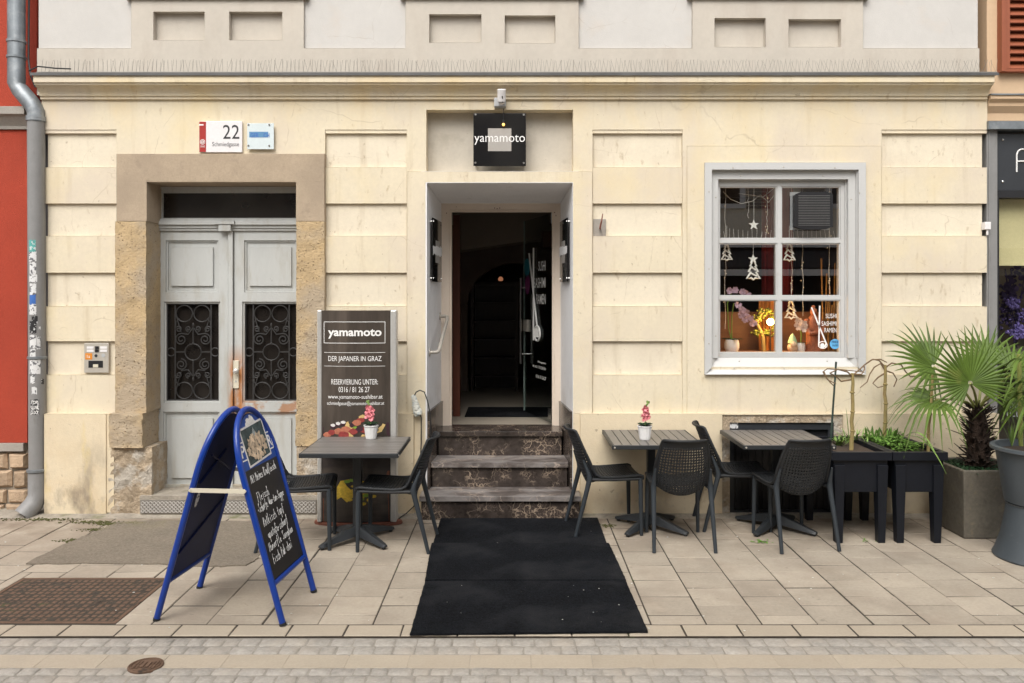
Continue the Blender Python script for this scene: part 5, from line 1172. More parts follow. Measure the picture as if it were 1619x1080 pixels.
# ---------------------------------------------------------------- chairs
def chair_profile():
    key = [(.238, .432, .198), (.236, .452, .203), (.215, .460, .207), (.10, .453, .21), (-.02, .447, .21), (-.12, .446, .21), (-.175, .462, .208), (-.205, .505, .205), (-.235, .575, .203), (-.275, .675, .193), (-.315, .775, .172), (-.332, .815, .158), (-.345, .822, .152)]
    out = [key[0]]
    for a, c in zip(key, key[1:]):
        L = math.hypot(a[0] - c[0], a[1] - c[1]); n = max(1, round(L / .0205))
        for i in range(1, n + 1): t = i / n; out.append(tuple(a[k] + (c[k] - a[k]) * t for k in range(3)))
    return out
def make_chair(label, group):
    t = thing('chair', label, 'chair', (0, 0, 0), group=group)
    pr = chair_profile(); NU = 19
    split = next(i for i, p in enumerate(pr) if p[0] < -.16)
    def surf(i, u):
        x, z, hw = pr[i]; s = abs(u) ** 2.4
        back = min(1, max(0, (-.12 - x) / .12))
        dish = math.exp(-((x + .165) / .075) ** 2); return Vector((x + .045 * s * back + .02 * dish * u * u, u * hw, z + .012 * s * (1 - back) + .085 * dish * (u * u - .85)))
    def shell(name, i0, i1):
        bm = bmesh.new(); vv = {}
        for i in range(i0, i1 + 1):
            for k in range(NU + 1): vv[i, k] = bm.verts.new(surf(i, -1 + 2 * k / NU))
        holes = []
        for i in range(i0, i1):
            for k in range(NU):
                f = bm.faces.new((vv[i, k], vv[i, k + 1], vv[i + 1, k + 1], vv[i + 1, k]))
                lo = 3 if name == 'seat' else 0; hi = 0 if name == 'seat' else 3
                if 1 <= k < NU - 1 and i >= i0 + lo and i < i1 - hi: holes.append(f)
        bm.faces.ensure_lookup_table()
        new = []
        for f in holes:       # a diamond hole in every cell: corners to edge midpoints
            vs = list(f.verts); c = f.calc_center_median(); mids = [((vs[j].co + vs[(j + 1) % 4].co) / 2) for j in range(4)]
            ins = [bm.verts.new(c + (m_ - c) * .80) for m_ in mids]
            bm.faces.remove(f)
            for j in range(4):
                bm.faces.new((vs[j], ins[j], ins[(j - 1) % 4])); bm.faces.new((vs[j], vs[(j + 1) % 4], ins[j]))
        me = bpy.data.meshes.new(name); bm.to_mesh(me); bm.free(); me.materials.append(MATS['chair_plastic'])
        o = bpy.data.objects.new(name, me); COL.objects.link(o); o.parent = t
        md = o.modifiers.new('thickness', 'SOLIDIFY'); md.thickness = .007; md.offset = 0
    shell('seat', 0, split); shell('backrest', split, len(pr) - 1)
    b = MB()
    edge = [surf(i, -1) for i in range(len(pr))]; edge2 = [surf(i, 1) for i in range(len(pr))]; topl = [surf(len(pr) - 1, -1 + 2 * k / NU) for k in range(NU + 1)]
    b.tube(edge + topl[1:-1] + edge2[::-1], .0105, 8); b.tube([surf(0, -1 + 2 * k / NU) for k in range(NU + 1)], .010, 8)
    for s in (-1, 1): b.tube([(.212, s * .196, .443), (.0, s * .203, .442), (-.17, s * .205, .446)], .014, 8)
    b.tube([(.215, -.196, .442), (.215, .196, .442)], .013, 8)
    b.build('seat_frame', 'chair_plastic', t, smooth=True)
    for s in (-1, 1):
        b = MB(); b.tube([(.216, s * .194, .452), (.219, s * .197, .40), (.224, s * .203, .0)], [.017, .0185, .0135], 10); b.build('leg', 'chair_leg', t, smooth=True)
        b = MB(); b.tube([(-.238, s * .203, .60), (-.20, s * .209, .50), (-.188, s * .211, .46), (-.20, s * .212, .41), (-.305, s * .224, .0)], [.007, .016, .022, .0195, .0135], 10); b.build('leg', 'chair_leg', t, smooth=True)
    return t
CG = 'black perforated plastic chairs at the pavement tables'
ch = make_chair('black perforated chair left of the smooth left hand table, partly behind the blue chalkboard', CG)
ch.location = (-1.605, -.835, 0); ch.rotation_euler = (0, 0, R(7))
for x, y, a, lab in ((-.91, -.86, 177, 'black perforated chair right of the left hand table, its back towards the steps'),
                     (.757, -.46, 6, 'black perforated chair standing half on the upper mat, right beside the steps'),
                     (1.255, -.775, 89, 'black perforated chair seen from behind at the flower pot table right of the steps'),
                     (1.825, -.335, -2, 'black perforated chair tucked sideways between the two right hand tables, facing right'),
                     (2.13, -.765, 98, 'black perforated chair seen from behind, slightly turned, at the rightmost table')):
    dup(ch, (x, y, 0), R(a), lab)
# ---------------------------------------------------------------- tables
def make_table(label, group, ang):
    t = thing('table', label, 'table', (0, 0, 0), group=group)
    w2, zt = .355, .735
    b = MB(); N = 10; g_ = .006
    for k in range(N):
        xa = -w2 + .012 + (2 * w2 - .024) * k / N; xb = -w2 + .012 + (2 * w2 - .024) * (k + 1) / N; slab(b, xa + g_ / 2, xb - g_ / 2, -w2 + .004, w2 - .004, z=zt, ch=.0025, th=.02, jz=.0004)
    b.build('tabletop', 'table_slat', t)
    b = MB()
    for s in (-1, 1): b.box(-w2, w2, s * (w2 - .004), s * (w2 + .006), zt - .034, zt - .0015); b.box(s * (w2 - .012), s * w2, -w2 + .004, w2 - .004, zt - .034, zt - .0015)
    b.box(-w2 + .012, w2 - .012, -w2 + .004, w2 - .004, zt - .030, zt - .0205)
    b.build('rim', 'table_metal', t, bevel=.003)
    b = MB()
    for s in (-1, 1):
        for q in (-1, 1): b.tube([(s * (w2 - .02), q * (w2 + .006), zt - .018), (s * (w2 - .02), q * (w2 + .010), zt - .018)], .007, 10)
    for q_ in pieces(b): q_.build('rivet', 'brushed_steel', t, weld=True)
    b = MB(); b.box(-.032, .032, -.032, .032, .09, zt - .032); b.box(-.15, .15, -.15, .15, zt - .040, zt - .0305); b.build('column', 'table_metal', t, bevel=.008)
    for k in range(4):
        a = R(ang + 90 * k); d = Vector((math.cos(a), math.sin(a), 0)); s = Vector((-d.y, d.x, 0)); secs = [(.0, .040, .125, .055), (.10, .040, .105, .04), (.22, .034, .070, .028), (.32, .028, .042, .016), (.345, .020, .034, .016)]
        b = MB(); vs = []
        for r, hw, zt_, zb_ in secs: vs += [d * r - s * hw + Vector((0, 0, zb_)), d * r + s * hw + Vector((0, 0, zb_)), d * r + s * hw * .55 + Vector((0, 0, zt_)), d * r - s * hw * .55 + Vector((0, 0, zt_))]
        fs = [(3, 2, 1, 0), tuple(16 + i for i in range(4))]
        for i in range(4):
            for j in range(4): fs.append((i * 4 + j, i * 4 + (j + 1) % 4, i * 4 + 4 + (j + 1) % 4, i * 4 + 4 + j))
        b.add(vs, fs); b.tube([d * .32 + Vector((0, 0, 0)), d * .32 + Vector((0, 0, .02))], .016, 10); b.build('foot', 'table_metal', t, bevel=.004)
    return t
TG = 'square slatted grey tables on the pavement'
tb = make_table('square dark table with a flower pot in front of the brown banner', TG, 47)
tb.location = (-1.196, -.765, 0); tb.rotation_euler = (0, 0, R(90))
dup(tb, (1.108, -.436, 0), R(0), 'square grey slatted table with a flower pot, right of the steps')
dup(tb, (2.112, -.436, 0), R(2) * 0, 'square grey slatted table without a pot, in front of the cellar window')
# flower pots on the tables
def flower_pot(c, label, side):
    t = thing('flower_pot', label, 'flower pot', c, group='pink artificial orchids in white pots on tables')
    b = MB(); pts = []
    n = 36; prof = [(.040, 0), (.043, .01), (.054, .095), (.059, .104), (.058, .110), (.050, .108), (.046, .09)]
    vs = []; 
    for r, z in prof:
        for k in range(n): a = 2 * math.pi * k / n; rr = r * (1 + (.02 if k % 3 == 0 else -.012)); vs.append((rr * math.cos(a), rr * math.sin(a), z))
    b.add(vs, [(i * n + k, i * n + (k + 1) % n, (i + 1) * n + (k + 1) % n, (i + 1) * n + k) for i in range(len(prof) - 1) for k in range(n)] + [tuple((len(prof) - 1) * n + k for k in range(n))])
    b.build('pot', 'white_pot', t)
    b = MB()
    for k in range(9): a = k * 2.3; bladeleaf(b, (0, 0, .10), (math.cos(a), math.sin(a), .9), .085, .045, .35)
    b.build('leaf', 'leaf_dark', t)
    b = MB(); b.tube([(0, 0, .09), (.004 * side, -.004, .16), (-.006 * side, -.01, .22), (.012 * side, -.012, .27), (.030 * side, -.012, .295)], [.004, .0035, .003, .0025, .002], 6)
    for q in ((.012, .275), (.022, .288), (.030, .296), (.018, .30)): b.blob((q[0] * side, -.012, q[1]), .009, (1, 1, 1.2), .1, 6, 4)
    b.build('stem', 'leaf_grass', t)
    b = MB()
    for k in range(15):
        z = .165 + .0062 * k; c_ = Vector((random.uniform(-.022, .022) * (1.2 - .03 * k) + .004 * side, -.018 + random.uniform(-.022, .018), z))
        for j in range(6):
            a = j * 1.05 + random.random(); d = Vector((math.cos(a), random.uniform(-.9, .1), math.sin(a))).normalized(); u = d.cross(Vector((.2, 1, .1))).normalized(); r = random.uniform(.020, .030)
            b.add([c_, c_ + d * r * .55 + u * r * .45, c_ + d * r + Vector((0, -.006, .002)), c_ + d * r * .55 - u * r * .45], [(0, 1, 2, 3)])
    b.build('flower', 'petal_pink', t)
flower_pot(Vector((X(586.5, -.52), -.52, .7365)), 'white pot with a pink artificial orchid on the left table', -1)
flower_pot(Vector((X(1019.5, -.55), -.55, .7365)), 'white pot with a pink artificial orchid on the table right of the steps', 1)

# ---------------------------------------------------------------- banner stand
YB = -.36
bs = thing('banner_stand', 'tall brown banner display reading yamamoto with sushi pictures, behind the left table', 'banner stand', (X(564, YB), YB + .06, 0))
zB0, zB1 = .035, Z(490.5, YB)
b = MB(); b.lathe([(.36, 0), (.365, .008), (.36, .026), (.33, .030)], (X(564.5, YB), YB + .06, 0), 36, sy=.30); part('base', b, 'base_wood', bs, smooth=True)
for xa, xb in ((501.8, 509), (617.5, 627)): b = MB(); b.box(X(xa, YB), X(xb, YB), YB - .012, YB + .10, zB0 - .006, zB1); part('side_rail', b, 'aluminium', bs, bevel=.008)
def bow(px, z, o=0.):
    x = X(px, YB); m = X(563.2, YB); hw = X(617.4, YB) - m; t = (x - m) / hw
    return Vector((x, YB - .002 - .038 * (1 - t * t) - o, z))
b = MB(); n = 16; vs = []
for z in (zB0, zB1 - .006):
    for i in range(n + 1): vs.append(bow(509.1 + (617.4 - 509.1) * i / n, z))
b.add(vs, [(i, i + 1, n + 2 + i, n + 1 + i) for i in range(n)]); b.box(X(509.2, YB), X(617.3, YB), YB + .06, YB + .07, zB0, zB1 - .006); b.prism([vs[i] for i in range(n + 1, 2 * n + 2)] + [Vector((X(617.3, YB), YB + .06, zB1 - .006)), Vector((X(509.2, YB), YB + .06, zB1 - .006))], (0, 0, .004))
part('print_panel', b, 'banner_print', bs, smooth=True)
def btext(mb, body, x0, x1, y0, y1, **kw):
    # glyphs laid on the bowed print
    a, e = X(x0, YB - .03), X(x1, YB - .03); zlo, zhi = Z(y1, YB - .03), Z(y0, YB - .03); m = X(563.2, YB); hw = X(617.4, YB) - m
    text_mesh(mb, body, lambda u, v, n: Vector((u, YB - .0035 - .038 * (1 - ((u - m) / hw) ** 2) - n, v)), w=e - a, h=zhi - zlo, at=(a, zlo), **kw)
b = MB(); btext(b, 'yamamoto', 518, 603, 520, 535.5, offset=.028)
part('title', b, 'white_letter', bs); b = MB()
btext(b, 'DER JAPANER IN GRAZ', 518.5, 603, 563, 573.5); btext(b, 'RESERVIERUNG UNTER:', 523.5, 597.5, 599.5, 608); btext(b, '0316 / 81 26 27', 535.5, 584.5, 611.5, 620); btext(b, 'www.yamamoto-sushibar.at', 518, 604.5, 624, 632.5); btext(b, 'schmiedgasse@yamamoto-sushibar.at', 516.5, 607, 634.5, 642)
def bline(mb, x0, x1, y, w=.0022):
    for i in range(8):
        p, q = x0 + (x1 - x0) * i / 8, x0 + (x1 - x0) * (i + 1) / 8; z = Z(y, YB - .03); mb.prism([bow(p, z - w, .0015), bow(q, z - w, .0015), bow(q, z + w, .0015), bow(p, z + w, .0015)], (0, -.0006, 0))
bline(b, 512.5, 609.5, 509); bline(b, 512.5, 609.5, 542.5); bline(b, 513, 609.5, 557.5, .0015); bline(b, 513, 609.5, 579, .0015)
for px in (512.8, 609.2): p0 = bow(px - .4, Z(542.5, YB - .03), .0015); p1 = bow(px + .4, Z(509, YB - .03), .0015); b.prism([(p0.x, p0.y, p0.z), (p1.x, p0.y, p0.z), (p1.x, p0.y, p1.z), (p0.x, p0.y, p1.z)], (0, -.0006, 0))
part('lettering', b, 'white_letter', bs)
def bpoly(mb, pts, mi, o): mb.prism([bow(x, Z(y, YB - .03), .001 + o) for x, y in pts], (0, -.0004, 0), mi)
def bell(mb, x, y, rx, ry, mi, o, n=12, j=.15): bpoly(mb, [(x + rx * math.cos(2 * math.pi * i / n) * (1 + random.uniform(-j, j)), y + ry * math.sin(2 * math.pi * i / n) * (1 + random.uniform(-j, j))) for i in range(n)], mi, o)
b = MB()   # 0 board 1 salmon 2 tuna 3 rice 4 noodle 5 leaf 6 plank 7 dark
bpoly(b, [(511, 690), (511, 676), (545, 667), (585, 676), (615, 668), (616, 690)], 7, .0)
bpoly(b, [(546, 669), (575, 655), (610, 672), (604, 683), (580, 690), (552, 690)], 0, .0006)
for x, y, r, mi in ((525, 684, 6, 2), (536, 682, 7, 1), (548, 679, 8, 1), (560, 682, 7, 2), (518, 688, 6, 1), (545, 688, 9, 2), (559, 672, 5, 7), (566, 668, 7, 1), (572, 664, 6, 2), (570, 678, 6, 7), (578, 680, 7, 2), (585, 684, 6, 1), (563, 676, 4, 5)): bell(b, x, y, r, r * .7, mi, .0012 + random.uniform(0, .0006))
for x, y in ((527.5, 674), (536, 671), (544, 669)): bell(b, x, y, 4.5, 3.6, 7, .0022); bell(b, x, y - 1.5, 3.8, 2.4, 3, .0028)
part('printed_food', b, ['print_board', 'print_salmon', 'print_tuna', 'print_rice', 'print_noodle', 'print_leaf', 'print_plank', 'print_dark'], bs); b = MB()
bpoly(b, [(511, 826), (511, 789), (545, 776), (614, 768), (616, 826)], 6, .0); bpoly(b, [(562, 752), (616, 745), (616, 768), (580, 775)], 6, .0003)
bpoly(b, [(534, 770), (540, 760), (556, 757), (580, 762), (584, 775), (574, 788), (566, 796), (560, 786), (550, 794), (541, 786), (534, 790)], 4, .0008)
for k in range(16): bell(b, random.uniform(537, 580), random.uniform(760, 790), random.uniform(3, 6), random.uniform(1.5, 3), 4, .0012 + .0001 * k)
for x, y in ((550, 761), (558, 759), (572, 789), (580, 783), (588, 778)): bell(b, x, y, 5, 2.6, 5, .003)
for x, y in ((585, 790), (592, 785), (576, 796)): bell(b, x, y, 4, 2.6, 4, .003)
part('printed_food', b, ['print_board', 'print_salmon', 'print_tuna', 'print_rice', 'print_noodle', 'print_leaf', 'print_plank', 'print_dark'], bs)

# ---------------------------------------------------------------- chalkboard A-frame
top = Vector((-1.665, -2.085, 1.225)); hwd = .262
ab = thing('chalkboard', 'blue arched A-frame chalkboard with white handwriting and food poster on the pavement', 'chalkboard', (-1.665, -2.085, 0))
def frame_xf(foot, apex, ux):
    u = Vector((0, ux, 0)); v = (Vector(apex) - Vector(foot)).normalized(); n = u.cross(v)
    return Matrix(((u.x, v.x, n.x, foot[0]), (u.y, v.y, n.y, foot[1]), (u.z, v.z, n.z, foot[2]), (0, 0, 0, 1)))
skew = .0
fx = frame_xf((-1.288, -2.085, 0), (-1.630, -2.085, 1.215), 1); bx = frame_xf((-2.046, -2.085, 0), (-1.700, -2.085, 1.215), -1)
Lp = math.hypot(.325, 1.215)
TZ = Matrix.Translation((-1.665, -2.085, 0)); RZ = TZ @ Matrix.Rotation(R(-5.4), 4, 'Z') @ TZ.inverted(); fx = RZ @ fx; bx = RZ @ bx
def outline(hw, v0, vs_, vt, n=20, ex=1.0):
    pts = [(-hw, v0), (-hw, vs_)] + [(-hw * math.copysign(abs(math.cos(math.pi * i / n)) ** ex, math.cos(math.pi * i / n)), vs_ + (vt - vs_) * math.sin(math.pi * i / n) ** ex) for i in range(1, n)] + [(hw, vs_), (hw, v0)]
    return pts
for xf, nm in ((fx, 'front'), (bx, 'back')):
    b = MB(); b.xf = xf; tp = [(-hwd, .0), (-hwd, .02)] + outline(hwd, .03, .90, Lp - .02)[0:] + [(hwd, .02), (hwd, .0)]
    b.tube([(u, v, 0) for u, v in tp], .0185, 12); b.tube([(-hwd + .01, .235, 0), (hwd - .01, .235, 0)], .016, 8)
    fr_ = part('frame', b, 'board_blue', ab, smooth=True, ang=60)
    for s in (-1, 1): b = MB(); b.xf = xf; b.tube([(s * hwd, -.0, 0), (s * hwd, .016, 0)], .0205, 12); part('foot_cap', b, 'cable_black', fr_)
    b = MB(); b.xf = xf; po = outline(hwd - .016, .245, .90, Lp - .045)
    m = len(po); b.add([(u, v, -.006) for u, v in po] + [(u, v, .002) for u, v in po], [tuple(range(m - 1, -1, -1)), tuple(range(m, 2 * m))] + [(i, (i + 1) % m, m + (i + 1) % m, m + i) for i in range(m)])
    part('panel', b, 'board_back', ab)
def flat(mb, pts, n0, n1, mi=0):
    m = len(pts); mb.add([(u, v, n0) for u, v in pts] + [(u, v, n1) for u, v in pts], [tuple(range(m - 1, -1, -1)), tuple(range(m, 2 * m))] + [(i, (i + 1) % m, m + (i + 1) % m, m + i) for i in range(m)], mi)
b = MB(); b.xf = fx; hb = hwd - .020; flat(b, [(-hb, .255), (hb, .255), (hb, .895), (-hb, .895)], .0025, .0045); part('chalk_panel', b, 'chalk_panel', ab)
b = MB(); b.xf = fx; po = outline(hb, .8955, .90, Lp - .05); flat(b, po, .0025, .0045); hd = part('header', b, 'board_header', ab)
b = MB(); b.xf = fx
def bx_line(p, q, w_=.004, n0=.005, n1=.0058):
    p, q = Vector((*p, 0)), Vector((*q, 0)); d = (q - p).normalized(); s = Vector((-d.y, d.x, 0)) * w_; flat(b, [(p - s)[:2], (q - s)[:2], (q + s)[:2], (p + s)[:2]], n0, n1)
for x0, x1 in ((-.232, -.12), (.12, .232)):
    y0_, y1_ = (.955, 1.06)
    for p, q in (((x0, y0_), (x1, y0_)), ((x1, y0_), (x1, y1_)), ((x1, y1_), (x0, y1_)), ((x0, y1_), (x0, y0_))): bx_line(p, q)
text_mesh(b, 'P', lambda u, v, n: Vector((u, v, .005 + n)), w=.055, h=.072, at=(-.222, .972), offset=.015); text_mesh(b, 'R', lambda u, v, n: Vector((u, v, .005 + n)), w=.055, h=.072, at=(.172, .972), offset=.015)
part('letter_box', b, 'white_letter', hd); b = MB(); b.xf = fx
for x, y, rx, ry in ((-.03, 1.165, .03, .022), (.02, 1.168, .034, .026), (-.055, 1.15, .02, .014), (.05, 1.152, .022, .014), (.0, 1.145, .05, .010), (.012, 1.19, .014, .010)):
    flat(b, [(x + rx * math.cos(i * .52) * random.uniform(.8, 1.1), y + ry * math.sin(i * .52) * random.uniform(.8, 1.1)) for i in range(12)], .005, .0058)
part('emblem', b, 'white_letter', hd)
b = MB(); b.xf = fx; ca_, sa_ = math.cos(R(4)), math.sin(R(4))
def rot(u, v, cu=.0, cv=1.03): return (cu + u * ca_ - v * sa_, cv + u * sa_ + v * ca_)
flat(b, [rot(-.170, -.118), rot(.170, -.118), rot(.170, .118), rot(-.170, .118)], .0062, .0070, 0); flat(b, [rot(-.156, -.106), rot(.156, -.106), rot(.156, .106), rot(-.156, .106)], .0071, .0078, 1)
for k in range(130):
    rr = math.sqrt(random.random()); a = random.uniform(0, 6.28); u, v = .135 * rr * math.cos(a), -.025 + .068 * rr * math.sin(a) + .025 * (1 - rr) * random.random()
    an_ = random.uniform(0, 3.14); L_, W_ = random.uniform(.014, .03), random.uniform(.006, .011); pts = []
    for i in range(8): q = i * math.pi / 4; pu, pv = L_ * math.cos(q), W_ * math.sin(q); pts.append(rot(u + pu * math.cos(an_) - pv * math.sin(an_), v + pu * math.sin(an_) + pv * math.cos(an_)))
    flat(b, pts, .0078 + .00001 * k, .0083 + .00002 * k, 2)
for k in range(5): flat(b, [rot(-.02 + .012 * k, .03), rot(-.012 + .012 * k, .03), rot(-.008 + .008 * k, .098 - .012 * abs(k - 2))], .0085, .0088, 3)
part('food_poster', b, ['white_enamel', 'poster_dark', 'poster_food', 'frosted_acrylic'], ab)
# handwriting: single-stroke letters
ST = {
 'a': [[(.8, .9), (.4, 1), (.1, .5), (.3, 0), (.7, .3), (.8, .95), (.8, .1), (1, 0)]], 'b': [[(.1, 1.9), (.1, 0), (.6, 0), (.9, .5), (.6, 1), (.1, .7)]],
 'c': [[(.9, .8), (.5, 1), (.1, .5), (.4, 0), (.9, .15)]], 'd': [[(.8, .8), (.4, 1), (.1, .5), (.4, 0), (.8, .3)], [(.85, 1.9), (.85, 0)]],
 'e': [[(.1, .5), (.85, .6), (.5, 1), (.1, .5), (.4, 0), (.9, .2)]], 'f': [[(.9, 1.8), (.5, 1.9), (.4, 1.2), (.4, -.4)], [(.05, .95), (.85, 1)]],
 'g': [[(.8, .9), (.4, 1), (.1, .5), (.4, 0), (.8, .4), (.85, 1), (.8, -.5), (.4, -.8), (.1, -.6)]], 'h': [[(.1, 1.9), (.1, 0)], [(.1, .6), (.5, 1), (.8, .7), (.85, 0)]],
 'i': [[(.4, 1), (.45, 0)], [(.4, 1.4), (.45, 1.5)]], 'k': [[(.1, 1.9), (.1, 0)], [(.8, 1), (.1, .45), (.9, 0)]], 'l': [[(.4, 1.9), (.4, .1), (.7, 0)]],
 'm': [[(.05, 1), (.08, 0), (.1, .7), (.3, 1), (.48, .7), (.5, 0), (.55, .7), (.75, 1), (.95, .6), (1, 0)]], 'n': [[(.1, 1), (.12, 0), (.15, .6), (.5, 1), (.85, .6), (.88, 0)]],
 'o': [[(.5, 1), (.1, .6), (.3, 0), (.75, .1), (.9, .6), (.5, 1)]], 'p': [[(.1, 1), (.1, -.9)], [(.1, .7), (.5, 1), (.9, .5), (.5, 0), (.1, .2)]], 'r': [[(.1, 1), (.15, 0), (.2, .6), (.5, 1), (.9, .9)]],
 's': [[(.85, .85), (.5, 1), (.2, .75), (.8, .35), (.5, 0), (.1, .15)]], 't': [[(.4, 1.6), (.45, .1), (.8, 0)], [(.05, 1), (.85, 1.05)]], 'u': [[(.1, 1), (.15, .2), (.5, 0), (.8, .3), (.85, 1), (.9, 0)]],
 'w': [[(.0, 1), (.25, 0), (.5, .8), (.75, 0), (1, 1)]], 'F': [[(.15, 1.8), (.2, -.1)], [(.15, 1.8), (.9, 1.85)], [(.15, .95), (.75, 1)]], 'H': [[(.1, 1.8), (.1, 0)], [(.9, 1.8), (.9, 0)], [(.1, .9), (.9, .95)]],
 'M': [[(.0, 0), (.15, 1.8), (.5, .6), (.85, 1.8), (1, 0)]], 'P': [[(.15, 1.8), (.15, -.1)], [(.15, 1.8), (.8, 1.7), (.85, 1.1), (.15, .9)]], 'R': [[(.15, 0), (.15, 1.8), (.8, 1.7), (.8, 1.1), (.2, .9), (.95, 0)]],
 'S': [[(.9, 1.6), (.5, 1.85), (.15, 1.45), (.85, .6), (.5, 0), (.05, .2)]], 'W': [[(0, 1.8), (.25, 0), (.5, 1.2), (.75, 0), (1, 1.8)]], '-': [[(.15, .6), (.85, .65)]]}
b = MB(); b.xf = fx
def scrawl(body, u0, v0, u1, slope, xh, w_=.0016):
    adv = (u1 - u0) / len(body)
    u = u0
    for chh in body:
        for stroke in ST.get(chh, []):
            pts = [(u + x * adv * .86 + y * xh * .06 + random.gauss(0, .0012), v0 + (u - u0) * slope + y * xh * random.uniform(.92, 1.06) + random.gauss(0, .0012)) for x, y in stroke]
            dense = []
            for i in range(len(pts) - 1):
                for k in range(3): t = k / 3; dense.append((pts[i][0] + (pts[i + 1][0] - pts[i][0]) * t, pts[i][1] + (pts[i + 1][1] - pts[i][1]) * t))
            dense.append(pts[-1])
            for _ in range(1):
                dense = [dense[0]] + [((dense[i - 1][0] + 2 * dense[i][0] + dense[i + 1][0]) / 4, (dense[i - 1][1] + 2 * dense[i][1] + dense[i + 1][1]) / 4) for i in range(1, len(dense) - 1)] + [dense[-1]]
            b.tube([(p, q, .0048) for p, q in dense], [w_ * random.uniform(.7, 1.25) for _ in dense], 5, flat=1)
        u += adv
for body, u0, v0, u1, xh in (('Mit Meines Rindfleisch', -.19, .815, .19, .030), ('Fleisch', -.17, .70, .0, .030), ('-Scharfe Wan-tan-Suppe', -.205, .640, .20, .028), ('Rotkisch topf', -.18, .553, .14, .030),
                             ('apotofu-scharf', -.16, .478, .15, .029), ('Hunerfle Songbao', -.19, .408, .19, .029), ('Fisch Pak choi', -.18, .332, .12, .030)): scrawl(body, u0, v0, u1, .03, xh)
part('handwriting', b, 'chalk', ab)
b = MB()
for s in (-1, 1):
    pa, pb_ = fx @ Vector((s * (hwd + .022), .795, 0)), bx @ Vector((-s * (hwd + .022), .795, 0)); dz = Vector((0, 0, .012)); b.prism([pa - dz, pb_ - dz, pb_ + dz, pa + dz], (0, s * .006, 0))
    for q in (pa, pb_): b.tube([q, q + Vector((0, s * .012, 0))], .008, 8)
parts('spreader_bar', b, 'ivory_plastic', ab)
b = MB(); b.xf = bx
for p, q in (((-.23, .62), (.23, .40)), ((-.2, .82), (.14, .98)), ((-.05, .98), (.2, .82))): bx_p, bx_q = Vector((*p, -.010)), Vector((*q, -.010)); b.tube([bx_p, bx_q], .006, 6)
part('back_brace', b, 'board_back', ab)
b = MB(); b.xf = bx; flat(b, [(.17 + .022 * math.cos(i * .6), .71 + .05 * math.sin(i * .6)) for i in range(10)], -.0075, -.0065); part('torn_label', b, 'sticker_white', ab)

# ---------------------------------------------------------------- planters and plants
def trough(x0, x1, y0, y1, label):
    t = thing('raised_planter', label, 'planter', ((x0 + x1) / 2, (y0 + y1) / 2, 0), group='black raised plastic planters')
    zt = .693; ym = 0
    b = MB(); r_ = .035
    for (xa, xb, ya_, yb2) in ((x0, x1, y0, y0 + r_), (x0, x1, y1 - r_, y1), (x0, x0 + r_, y0 + r_, y1 - r_), (x1 - r_, x1, y0 + r_, y1 - r_)): b.box(xa, xb, ya_, yb2, zt - .062, zt)
    part('rim', b, 'trough_plastic', t)
    b = MB(); i = .022; j = .05; zb_ = .385; T_ = [(x0 + i, y0 + i), (x1 - i, y0 + i), (x1 - i, y1 - i), (x0 + i, y1 - i)]; B_ = [(x0 + j, y0 + j * .7), (x1 - j, y0 + j * .7), (x1 - j, y1 - j * .7), (x0 + j, y1 - j * .7)]
    b.add([(*p, zt - .0625) for p in T_] + [(*p, zb_) for p in B_], [(4, 5, 6, 7), (3, 2, 1, 0)] + [(k, (k + 1) % 4, 4 + (k + 1) % 4, 4 + k) for k in range(4)]); part('box', b, 'trough_plastic', t)
    b = MB(); b.box(x0 + r_, x1 - r_, y0 + r_, y1 - r_, zt - .06, zt - .035); part('soil', b, 'soil', t)
    for sx in (0, 1):
        for sy in (0, 1):
            cx, cy = (x0 + .065 if not sx else x1 - .065), (y0 + .052 if not sy else y1 - .052); b = MB(); tw, bw = .040, .025; dx = .012 * (-1 if not sx else 1); oy = .0
            b.add([(cx + s1 * tw, cy + s2 * .045, zt - .10) for s1, s2 in ((-1, -1), (1, -1), (1, 1), (-1, 1))] + [(cx - dx * .2 + s1 * bw, cy + s2 * .030, 0) for s1, s2 in ((-1, -1), (1, -1), (1, 1), (-1, 1))], [(0, 1, 2, 3), (7, 6, 5, 4)] + [(4 + k, 4 + (k + 1) % 4, (k + 1) % 4, k) for k in range(4)]); part('leg', b, 'trough_plastic', t)
    return t
trough(X(1315, -.86), X(1410.5, -.86), -.86, -.14, 'black raised trough planter nearest the rightmost table, with grassy tufts and a tied stem')
trough(X(1411.2, -.86) + .003, X(1499, -.86), -.86, -.14, 'black raised trough planter beside the palm, filled with low herbs')
zs = .655
def at(px, py, z):                # point on the level z under photo pixel
    d = F * (H - z) / (py - VY); return Vector(((px - VX) * d / F, d - D, z))
def stemplant(px, base_y, top, label, extra=(), vine=(), m='dry_stem', r=.017):
    base = at(px, base_y, zs); Y = base.y; t = thing('tied_stem', label, 'plant', base, group='bare tied stems in the planters')
    b = MB(); tp = P(*top, Y); pts = [base.lerp(tp, i / 8) + Vector((random.uniform(-.006, .006), random.uniform(-.006, .006), 0)) for i in range(9)]; b.tube(pts, [r * (1 - .25 * i / 8) for i in range(9)], 8)
    for i in (2, 4, 6): b.blob(pts[i], r * 1.25, (1, 1, .5), .1, 8, 5)
    part('stem', b, m, t, smooth=True)
    if vine:
        b = MB()
        for v in vine: b.tube([P(x, y, Y + o) for x, y, o in v], [.007 * (1 - .5 * i / len(v)) for i in range(len(v))], 6)
        part('vine', b, 'dry_vine', t, smooth=True)
    return base
